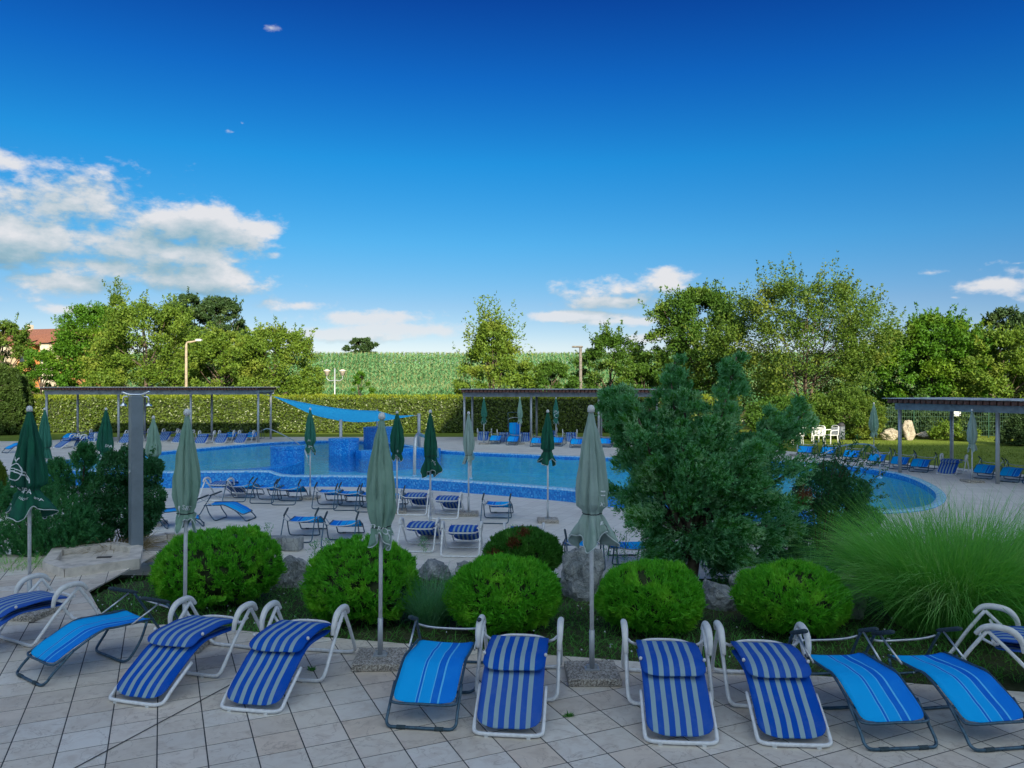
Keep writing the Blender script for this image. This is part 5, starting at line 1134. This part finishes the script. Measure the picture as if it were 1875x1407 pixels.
def hedge(name, label, x0, x1, y, dep, H, seed):
    rng = np.random.default_rng(seed); o = empty(name, ((x0 + x1) / 2, y, LAWN_Z), 0, label, 'hedge'); L = x1 - x0
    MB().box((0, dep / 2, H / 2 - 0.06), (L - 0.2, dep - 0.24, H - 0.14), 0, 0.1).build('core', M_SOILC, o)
    def leaves(n, face):
        x = rng.uniform(-L / 2, L / 2, n); wob = 0.05 * np.sin(x * 1.7) + 0.04 * np.sin(x * 4.1 + 1)
        if face == 'front': z = rng.uniform(0.05, H - 0.03, n); P = np.stack([x, rng.normal(0, 0.05, n) + wob + 0.10 * np.clip((z - H + .25) / .25, 0, 1) ** 2, z], 1); N = np.array([0, -1, 0.25])
        else: yy = rng.uniform(0, dep, n); P = np.stack([x, yy, H + wob * 0.7 + rng.normal(0, 0.05, n) - 0.12 * np.clip((0.25 - yy) / .25, 0, 1) ** 2], 1); N = np.array([0, -0.25, 1.0])
        nr = unit(rng.normal(size=(n, 3)) * 0.75 + N); U = unit(np.cross(nr, rng.normal(size=(n, 3)))) * (0.115 * rng.uniform(.7, 1.3, n))[:, None]
        W = unit(np.cross(nr, U)) * (0.042 * rng.uniform(.8, 1.2, n))[:, None]
        return P, U, W
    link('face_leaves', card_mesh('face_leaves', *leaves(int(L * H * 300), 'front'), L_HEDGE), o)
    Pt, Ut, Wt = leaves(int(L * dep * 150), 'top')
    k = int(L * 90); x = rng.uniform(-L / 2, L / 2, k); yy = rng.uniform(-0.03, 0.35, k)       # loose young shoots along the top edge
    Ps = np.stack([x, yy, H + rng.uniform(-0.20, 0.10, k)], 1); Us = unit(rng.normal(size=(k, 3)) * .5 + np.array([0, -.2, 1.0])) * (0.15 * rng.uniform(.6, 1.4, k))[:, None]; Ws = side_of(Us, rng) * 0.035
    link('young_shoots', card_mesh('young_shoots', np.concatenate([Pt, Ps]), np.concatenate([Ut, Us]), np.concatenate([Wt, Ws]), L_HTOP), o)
    return o
hedge('hedge', 'long clipped green hedge behind the pool and pergolas', -46.0, 13.5, 45.6, 1.5, 2.12, 5)

# maize field: thousands of plants nobody could count
def maize():
    rng = np.random.default_rng(9); pts = []
    y = 76.0
    while y < 186:
        t = (y - 76) / 110; dx = 0.42 + 0.55 * t; x0, x1 = -0.47 * y - 3, 0.54 * y + 4
        x = np.arange(x0, x1, dx); x = x + rng.normal(0, 0.12, len(x)); yy = y + rng.normal(0, 0.14, len(x))
        pts.append(np.stack([x, yy], 1)); y += 0.62 + 0.75 * t
    P = np.concatenate(pts); n = len(P); Z = np.array([terr(a, b) for a, b in P]) - 0.05
    Hh = rng.uniform(2.1, 2.6, n); B = np.concatenate([P, Z[:, None]], 1)
    nl = 6; idx = np.repeat(np.arange(n), nl); k = np.tile(np.arange(nl), n); m = len(idx)
    base = B[idx] + np.stack([np.zeros(m), np.zeros(m), Hh[idx] * (0.34 + 0.11 * k)], 1)
    a = rng.uniform(0, 6.28, n)[idx] + k * 3.14 + rng.normal(0, .5, m)
    D0 = np.stack([np.cos(a) * 0.55, np.sin(a) * 0.55, np.full(m, 0.9)], 1)
    far = np.clip((base[:, 1] - 76) / 110, 0, 1)
    o = link('maize_field', blade_mesh('maize_field', base, D0, rng.uniform(.6, 1.0, m), 0.05 + 0.06 * far, rng.uniform(.35, 1.0, m), L_CORN, rng, 2))
    tag(o, 'green maize crop with pale tassels covering the rising field', 'maize', kind='stuff')
    idx = np.repeat(np.arange(n), 1); m = len(idx); T0_ = B[idx] + np.stack([np.zeros(m), np.zeros(m), Hh[idx] * 0.97], 1)
    U = unit(rng.normal(size=(m, 3)) * .35 + np.array([0, 0, 1.0])) * rng.uniform(.28, .5, m)[:, None]; W = side_of(U, rng) * (0.03 + 0.02 * (P[:, 1] - 76) / 110)[:, None]
    t = link('maize_tassels', card_mesh('maize_tassels', T0_, U, W, L_TASSEL), o); t['kind'] = 'stuff'
maize()

# --- clipped thuja globes
def thuja(label, px, pyb, wpx, pytop, seed, mat=L_THUJA, zb=-0.05, brown=0, squash=1.0, cat='shrub', group='round thuja shrubs along the terrace'):
    rng = np.random.default_rng(seed); p = at(px, pyb, zb); r = wpx / 2 / F * (p.y + 0.4); c = Vector((p.x * (p.y + r * .8) / p.y, p.y + r * 0.8, zb))
    ztop = CZ - (pytop - HY) / F * (c.y - r * 0.15); hz = (ztop - zb)
    o = empty('thuja_globe', c, 0, label, cat, group); cz = hz * 0.46; rz = hz * 0.54
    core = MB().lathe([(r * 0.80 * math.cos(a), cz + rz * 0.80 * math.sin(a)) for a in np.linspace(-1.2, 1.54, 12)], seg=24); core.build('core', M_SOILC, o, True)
    nT, m = 1500, 26
    d = unit(rng.normal(size=(nT * 2, 3))); d = d[d[:, 2] > -0.72][:nT]; nT = len(d)
    lump = np.array([mnoise.noise(Vector(q) * 2.6 + Vector((seed, 0, 0))) * 0.6 + mnoise.noise(Vector(q) * 6.5 + Vector((0, seed, 0))) for q in d])
    low_ = np.array([mnoise.noise(Vector(q) * 1.3 + Vector((seed * 3.7, 5, 0))) for q in d])
    sc = 0.92 + 0.085 * lump + 0.11 * low_ + rng.uniform(-0.03, 0.03, nT)
    C = d * np.array([r, r, rz]) * sc[:, None]; C[:, 2] += cz; C[:, 2] = np.maximum(C[:, 2], 0.04)
    nrm = unit(d / np.array([r, r, rz])); tang = unit(np.cross(nrm, rng.normal(size=(nT, 3))))
    ax = unit(nrm * 0.75 + np.array([0, 0, 0.55]) + rng.normal(size=(nT, 3)) * 0.28)
    idx = np.repeat(np.arange(nT), m); n = len(idx)
    P = C[idx] + tang[idx] * rng.normal(0, 0.022, n)[:, None] + rng.normal(size=(n, 3)) * 0.012 - ax[idx] * 0.02
    U = unit(ax[idx] + tang[idx] * rng.normal(0, .55, n)[:, None] + rng.normal(size=(n, 3)) * 0.25) * rng.uniform(.03, .068, n)[:, None]
    W = unit(np.cross(U, nrm[idx] + rng.normal(size=(n, 3)) * 0.55)) * rng.uniform(.005, .011, n)[:, None]
    link('foliage', card_mesh('foliage', P, U, W, mat, 0.6), o)
    if brown:
        bc = d[(d[:, 1] < -0.3) & (d[:, 2] > -0.1)][:brown]; Pb, Ub = [], []
        for q in bc:
            k = 260; cc = q * np.array([r, r, rz]) * 1.0 + np.array([0, 0, cz]); Pb.append(cc + rng.normal(size=(k, 3)) * 0.045); Ub.append(unit(rng.normal(size=(k, 3)) * .5 + q + np.array([0, 0, .5])) * 0.05)
        Pb = np.concatenate(Pb); Ub = np.concatenate(Ub); link('dead_sprays', card_mesh('dead_sprays', Pb, Ub, side_of(Ub, rng) * .006, L_BROWN, .6), o)
    return o
thuja('leftmost and largest round thuja, behind the second parasol pole', 401, 1130, 246, 969, 1)
thuja('second round thuja from left, behind the central sage parasol pole', 665, 1162, 222, 989, 2)
thuja('third round thuja from left, behind the central loungers', 924, 1182, 220, 1021, 3)
thuja('fourth round thuja from left, just right of the pale parasol pole', 1190, 1177, 206, 1031, 4)
thuja('fifth and rightmost round thuja, beside the tall grass', 1451, 1182, 222, 1036, 5)
thuja('dull green thuja with brown dead patches above the third globe', 958, 1062, 146, 970, 6, L_THUJAD, -0.2, brown=3, group='other shrubs in the bed')
thuja('yellow green thuja cut by the left picture edge', -12, 935, 44, 838, 7, L_YELLOW, -0.4, group='other shrubs in the bed')

# --- big juniper
def juniper():
    rng = np.random.default_rng(77); D = 11.7; base = at(1264, 1066, -0.15); base = Vector(((1264 - HX) / F * D, D, bedz(3, D) - 0.02))
    o = empty('juniper', base, 0, 'large dark blue green juniper with ragged spires left of the tall grass', 'juniper')
    tips = [(1108, 705, .1), (1150, 722, -.2), (1185, 738, .3), (1238, 672, .1), (1252, 700, -.3), (1345, 660, 0), (1358, 690, .3), (1332, 720, -.4), (1300, 770, -.6), (1245, 770, -.5), (1430, 745, .2), (1468, 732, .3), (1420, 790, -.3), (1470, 850, .1),
            (1440, 905, -.4), (1460, 960, .2), (1405, 985, -.2), (1130, 800, .2), (1128, 900, .2), (1160, 950, -.3), (1205, 1000, 0), (1260, 850, -.8), (1330, 850, -.8), (1390, 880, -.7), (1360, 960, -.6),
            (1280, 740, .6), (1380, 780, .7), (1100, 718, .1), (1290, 1000, -.3), (1172, 780, -.4), (1215, 735, .0), (1390, 830, -.8), (1190, 1035, -.2), (1345, 1020, -.5), (1400, 1040, .1), (1215, 1040, .4), (1330, 1045, .5), (1235, 650, .15), (1352, 640, .05), (1228, 690, .0), (1140, 700, .2), (1485, 742, .25)]
    Cs, Ax, Rr, br = [], [], [], MB()
    start = np.array([0, 0, 0.55])
    for k, (px, py, dy) in enumerate(tips):
        q = atD(px, py, D + dy) - base; tip = np.array(q); s0 = start + np.array([0, 0, 0.15 * rng.uniform(-1, 2)])
        up = tip[2] > 2.1
        mid = s0 * 0.5 + tip * 0.5 + np.array([0, 0, -0.12 if up else 0.10]); 
        pts = spline([s0, mid, tip - (tip - s0) * 0.04], 6); br.tube(pts, [0.045 * (1.1 - i / 12) + 0.006 for i in range(13)], 6)
        nn = 13 if up else 10
        for j in range(nn):
            t = 0.42 + 0.58 * (j + rng.uniform(0, .8)) / nn; t = min(t, 1.0); i = min(11, int(t * 12)); f = t * 12 - i
            c = np.array(pts[i]) * (1 - f) + np.array(pts[i + 1]) * f; rr = (0.36 - 0.30 * t) if up else (0.28 - 0.12 * t)
            Cs.append(c + rng.normal(size=3) * 0.07); Ax.append((tip - s0) / np.linalg.norm(tip - s0)); Rr.append(rr * rng.uniform(.75, 1.2))
    Cs, Ax, Rr = np.array(Cs), np.array(Ax), np.array(Rr)
    nC = len(Cs); m = 62; ip = np.repeat(np.arange(nC), m)                       # sprays, each a little plume of scales
    d = rng.normal(size=(len(ip), 3)); d = unit(d) * rng.uniform(.45, 1.0, len(ip))[:, None]
    S0 = Cs[ip] + d * Rr[ip][:, None] * np.array([1, 1, .8]); sd_ = unit(d * 0.7 + Ax[ip] * 0.95 + np.array([0, 0, 0.05]) + rng.normal(size=d.shape) * .25)
    n2 = 9; i2 = np.repeat(np.arange(len(ip)), n2); n = len(i2); t = rng.uniform(0, 1, n)
    P = S0[i2] + sd_[i2] * (t * 0.12)[:, None] + rng.normal(size=(n, 3)) * 0.010
    P[:, 2] -= (t ** 2) * 0.02
    U = unit(sd_[i2] + rng.normal(size=(n, 3)) * .45) * rng.uniform(.025, .06, n)[:, None]; W = side_of(U, rng) * rng.uniform(.006, .012, n)[:, None]
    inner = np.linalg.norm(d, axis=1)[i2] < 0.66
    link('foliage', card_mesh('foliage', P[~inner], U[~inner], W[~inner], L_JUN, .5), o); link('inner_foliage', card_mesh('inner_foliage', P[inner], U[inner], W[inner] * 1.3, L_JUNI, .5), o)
    br.build('branches', M_BARK, o, True)
    MB().tube(spline([(0.02, 0, -0.2), (0, 0, 0.1), (0.06, 0, 0.5), (0.0, 0, 1.0), (0.1, 0, 1.6)], 4), [0.13 - 0.006 * i for i in range(17)], 10).build('trunk', M_BARK, o, True)
    k = 500; c = np.array(atD(1472, 908, D - 0.35) - base); Pb = c + rng.normal(size=(k, 3)) * 0.06; Ub = unit(rng.normal(size=(k, 3))) * .05
    link('dead_sprays', card_mesh('dead_sprays', Pb, Ub, side_of(Ub, rng) * .006, L_BROWN), o)
juniper()

# --- loose broadleaf shrubs and dwarf pines
def twig_shrub(name, label, c, tips, mat, seed, leaf=0.028, nl=70, spread=0.10, dens=900, blobs=(), cat='shrub', group='other shrubs in the bed'):
    rng = np.random.default_rng(seed); o = empty(name, c, 0, label, cat, group); c = np.array(c); P, A = [], []; br = MB()
    for tip in tips:
        q = np.array(tip) - c; mid = q * 0.5 + np.array([0, 0, 0.18 * np.linalg.norm(q)]); pts = spline([(0, 0, 0.02), mid, q], 6); br.tube(pts, [0.012 * (1.1 - i / 13) for i in range(13)], 5)
        t = rng.uniform(.3, 1, nl) * 11.999; i = t.astype(int); f = (t - i)[:, None]; pp = np.array([tuple(v) for v in pts]); P.append(pp[i] * (1 - f) + pp[i + 1] * f + rng.normal(size=(nl, 3)) * 0.022)
    for bc, br_ in blobs: n = int(dens * br_ / 0.3); dd = unit(rng.normal(size=(n, 3))) * rng.uniform(.5, 1, n)[:, None] ** .5; P.append(np.array(bc) - c + dd * br_ * np.array([1, 1, .8]))
    P = np.concatenate(P); n = len(P); U = unit(rng.normal(size=(n, 3)) + np.array([0, 0, .4])) * (leaf * rng.uniform(.6, 1.4, n))[:, None]; W = side_of(U, rng) * (leaf * .32)
    br.build('twigs', M_BARK, o, True); link('leaves', card_mesh('leaves', P, U, W, mat), o); return o
Ds = 12.6
rs = random.Random(4)
tw = [atD(px, py, Ds + rs.uniform(-.5, .5)) for px, py in [(1612, 838), (1625, 860), (1590, 815), (1570, 800), (1545, 792), (1512, 800), (1628, 905), (1600, 880), (1580, 850), (1540, 830), (1500, 830), (1620, 930), (1560, 880), (1470, 830), (1606, 820), (1530, 815), (1618, 885), (1585, 905), (1490, 810), (1565, 830)]]
bl = [(atD(px, py, Ds + rs.uniform(-.3, .4)), r) for px, py, r in [(1500, 900, .42), (1540, 930, .42), (1470, 950, .40), (1490, 1000, .42), (1530, 990, .40), (1560, 900, .30), (1440, 1010, .36), (1520, 870, .30), (1580, 950, .3), (1470, 1030, .34), (1430, 960, .3), (1420, 1030, .3), (1545, 1020, .34)]]
twig_shrub('cotoneaster', 'dark dense shrub with loose airy twigs between juniper and tall grass', (atD(1500, 1050, Ds).x, Ds, -0.4), tw, L_SHRUB, 41, blobs=bl, nl=130, dens=2600, leaf=.042)
def dwarf_pine(label, tops, D, zb, seed, mat=L_PINE, nsh=1.0):
    rng = np.random.default_rng(seed); cen = atD(sum(t[0] for t in tops) / len(tops), 900, D); o = empty('dwarf_pine', (cen.x, D, zb), 0, label, 'pine shrub', 'dwarf pines at the left of the bed'); c0 = np.array((cen.x, D, zb))
    P, U, br = [], [], MB()
    for px, py, rpx, dy in tops:
        q = np.array(atD(px, py, D + dy)) - c0; r = rpx / F * D; ns = int(170 * nsh)
        br.tube([(0, 0, 0), tuple(q * .5 + np.array([0, 0, .05])), tuple(q)], [.03, .02, .01], 6)
        dd = unit(rng.normal(size=(ns, 3)) * np.array([1, 1, .8]) + np.array([0, 0, .25])); s0 = q + dd * r * rng.uniform(.45, 1, ns)[:, None]; ax = unit(dd * .45 + np.array([0, 0, .85]) + rng.normal(size=(ns, 3)) * .2)
        m = 34; i = np.repeat(np.arange(ns), m); t = rng.uniform(0, 1, len(i)); L = rng.uniform(.08, .16, ns)[i]
        P.append(s0[i] + ax[i] * (t * L)[:, None]); rad = unit(np.cross(ax[i], rng.normal(size=(len(i), 3)))); U.append(unit(rad + ax[i] * .8) * rng.uniform(.03, .05, len(i))[:, None])
    P, U = np.concatenate(P), np.concatenate(U); br.build('branches', M_BARK, o, True); link('needles', card_mesh('needles', P, U, side_of(U, rng) * .0055, mat, .5), o)
dwarf_pine('dwarf pine with upright candles left of the shower post', [(135, 880, 38, 0), (155, 845, 20, 0), (108, 890, 26, .2), (150, 920, 36, 0), (120, 930, 40, -.2), (170, 890, 16, .1), (157, 830, 10, 0), (105, 860, 12, .1)], 13.6, -0.45, 5)
dwarf_pine('low spreading dwarf pine behind the dark green logo parasol', [(20, 950, 50, 0), (70, 940, 50, .1), (115, 960, 52, -.2), (40, 985, 46, -.4), (90, 990, 46, -.4), (135, 985, 36, -.3), (10, 920, 36, .2), (75, 925, 30, .3), (150, 960, 26, 0), (-40, 940, 50, 0), (20, 1010, 40, -.3), (70, 1012, 36, -.4), (120, 1008, 34, -.2), (160, 990, 26, .1), (185, 985, 22, .3)], 12.6, -0.4, 6, nsh=1.25)
bl = [(atD(px, py, 13.2 + dy), r) for px, py, r, dy in [(215, 860, .32, 0), (200, 900, .36, 0), (235, 900, .36, .2), (265, 870, .28, 0), (272, 910, .30, 0), (225, 940, .36, 0), (190, 930, .3, -.1), (262, 945, .30, 0), (240, 835, .22, 0), (278, 855, .2, 0), (205, 840, .16, 0), (250, 965, .28, 0), (280, 930, .2, .1)]]
tw = [atD(px, py, 13.2) for px, py in [(225, 812), (240, 815), (262, 822), (285, 845), (296, 880), (300, 905), (292, 930), (205, 822), (180, 860), (172, 900), (283, 820), (298, 915)]]
twig_shrub('green_shrub', 'ragged green conifer shrub directly behind the steel shower post', (atD(235, 980, 13.2).x, 13.2, -0.45), tw, L_SHRUB, 43, blobs=bl, dens=2200, nl=160, leaf=.045)

# --- grasses
def grass_clump(name, label, c, n, rb, hmin, hmax, wd, mat, seed, spread=0.55, droop=(.3, 1.0), group='grass clumps in the bed', nseg=6, lean=(0, 0)):
    rng = np.random.default_rng(seed); o = empty(name, c, 0, label, 'grass', group); a = rng.uniform(0, 6.28, n); r = rb * np.sqrt(rng.uniform(0, 1, n))
    P = np.stack([r * np.cos(a), r * np.sin(a) * .8, np.zeros(n)], 1); out = spread * rng.uniform(.15, 1.1, n)
    D0 = np.stack([np.cos(a) * out + rng.normal(0, .12, n) + lean[0], np.sin(a) * out + rng.normal(0, .12, n) + lean[1], np.ones(n)], 1)
    link('blades', blade_mesh('blades', P, D0, rng.uniform(hmin, hmax, n), np.full(n, wd) * rng.uniform(.6, 1.3, n), rng.uniform(*droop, n), mat, rng, nseg), o); return o
grass_clump('tall_grass', 'huge fountain of tall ornamental grass at the right', (5.2, 8.9, -0.08), 12500, 0.80, 1.0, 2.0, .0050, L_GRASS, 51, .50, (.2, .95), lean=(.05, 0))
grass_clump('tall_grass', 'fine bluish grass tuft between second and third round shrubs', (-0.92, 8.75, -0.06), 1500, 0.16, .45, .85, .0026, L_GRASSB, 52, .42, (.1, .7))
grass_clump('tall_grass', 'grass tuft at the left edge under the dwarf pine', (-7.35, 11.35, -0.10), 500, 0.45, .18, .40, .004, L_GRASS, 53, .5)
grass_clump('tall_grass', 'thin grass behind the rightmost shrub beside the tall fountain grass', (3.75, 9.6, -0.12), 1100, 0.35, .5, 1.05, .0035, L_GRASSB, 54, .5)
st_ = grass_clump('straw_bundle', 'dry straw coloured clippings lying beside the shower post', (-6.55, 12.75, -0.05), 500, 0.5, .35, .7, .006, M_STRAW, 55, 2.6, (.3, .8)); st_['category'] = 'straw'
# weeds with thin stems
for i, (px, py, h) in enumerate([(1113, 1028, .55), (1128, 1040, .6), (935, 1000, .4), (490, 1000, .45), (1142, 1035, .5), (775, 1012, .3), (575, 1022, .3), (600, 1010, .25), (1165, 1045, .4)]):
    z = -0.42 if py < 1020 else -0.28; p = at(px, py, z); rng = np.random.default_rng(90 + i)
    o = empty('weed', p, 0, ['tall weed beside the upright rock', 'tall weed right of the upright rock', 'thin weed above the dull thuja', 'lone weed stem on the low wall', 'airy weed left of the juniper', 'small weed before the flat boulders', 'small weed above the left grey rock', 'tiny weed by the low wall end', 'weed at the lower left of the juniper'][i], 'weed', 'weeds in the bed')
    MB().tube([(0, 0, 0), (.02, 0, h * .5), (.05 * (-1) ** i, 0, h)], .004, 5).tube([(.01, 0, h * .4), (-.07, 0, h * .8)], .003, 5).tube([(.02, 0, h * .5), (.10, 0, h * .85)], .003, 5).build('stem', L_TURF, o)
    n = 110; t = rng.uniform(.1, 1, n); P = np.stack([rng.normal(0, .05, n), rng.normal(0, .04, n), t * h], 1); U = unit(rng.normal(size=(n, 3))) * .03; link('leaves', card_mesh('leaves', P, U, side_of(U, rng) * .009, L_GRASSB), o)
for i, (px, py) in enumerate([(571, 1227), (1042, 1311), (232, 1128)]):
    rng = np.random.default_rng(190 + i); o = empty('weed', at(px, py, 0), 0, ['small weed in a tile joint right of the second striped lounger', 'tiny weed in a tile joint right of the middle striped lounger', 'weed in the joints behind the leftmost cyan lounger'][i], 'weed', 'weeds in tile joints')
    n = 60; U = unit(rng.normal(size=(n, 3)) * np.array([1, 1, .35]) + np.array([0, 0, .3])) * rng.uniform(.02, .06, n)[:, None]; link('leaves', card_mesh('leaves', rng.normal(size=(n, 3)) * np.array([.012, .012, .002]) + np.array([0, 0, .003]), U, side_of(U, rng) * .008, L_TURF), o)
# turf and clover of the bed
def turf():
    rng = np.random.default_rng(66); n = 52000; x = rng.uniform(-6.0, 8.5, n); y = rng.uniform(7.0, 12.6, n)
    ey = EDGE_A[1] + (EDGE_B[1] - EDGE_A[1]) * (x - EDGE_A[0]) / (EDGE_B[0] - EDGE_A[0])
    dens = 0.5 + 0.5 * np.array([mnoise.noise((a * .9, b * .9, 7)) for a, b in zip(x, y)]) * 1.6
    keep = (y > np.where(x < EDGE_A[0], 8.7, ey) - 0.03) & (x > np.maximum(-4.55 - (y - 8.7) * 0.69, -5.47)) & (rng.uniform(0, 1, n) < np.where(y < ey + 2.0, dens + .35, dens * .55)); x, y = x[keep], y[keep]; n = len(x)
    P = np.stack([x, y, np.array([bedz(a, b) for a, b in zip(x, y)]) - 0.005], 1); D0 = np.stack([rng.normal(0, .5, n), rng.normal(0, .5, n), np.ones(n)], 1)
    tag(link('bed_grass', blade_mesh('bed_grass', P, D0, rng.uniform(.05, .16, n), rng.uniform(.003, .006, n), rng.uniform(.1, .9, n), L_TURF, rng, 2)), 'low grass and clover growing in the planting bed', 'grass', kind='stuff')
    k = 260; i = rng.choice(n, k); Pf = P[i] + np.array([0, 0, .09]); U = unit(rng.normal(size=(k * 5, 3))) * .014
    fo = link('clover_flowers', card_mesh('clover_flowers', np.repeat(Pf, 5, 0), U, side_of(U, rng) * .006, M_PRINT)); tag(fo, 'small white clover flowers dotted through the bed grass', 'flowers', kind='stuff')
    # lawn at the right
    n = 26000; x = rng.uniform(9, 27, n); y = rng.uniform(27, 42, n); keep = np.array([inside(LAWN_OUT, a, b) for a, b in zip(x, y)]); x, y = x[keep], y[keep]; n = len(x)
    P = np.stack([x, y, np.full(n, LAWN_Z - .03)], 1); D0 = np.stack([rng.normal(0, .5, n), rng.normal(0, .5, n), np.ones(n)], 1)
    tag(link('lawn_grass', blade_mesh('lawn_grass', P, D0, rng.uniform(.06, .14, n), rng.uniform(.012, .022, n), rng.uniform(.1, .8, n), L_LAWNB, rng, 1)), 'short grass blades of the sunny right hand lawn', 'grass', kind='stuff')
turf()
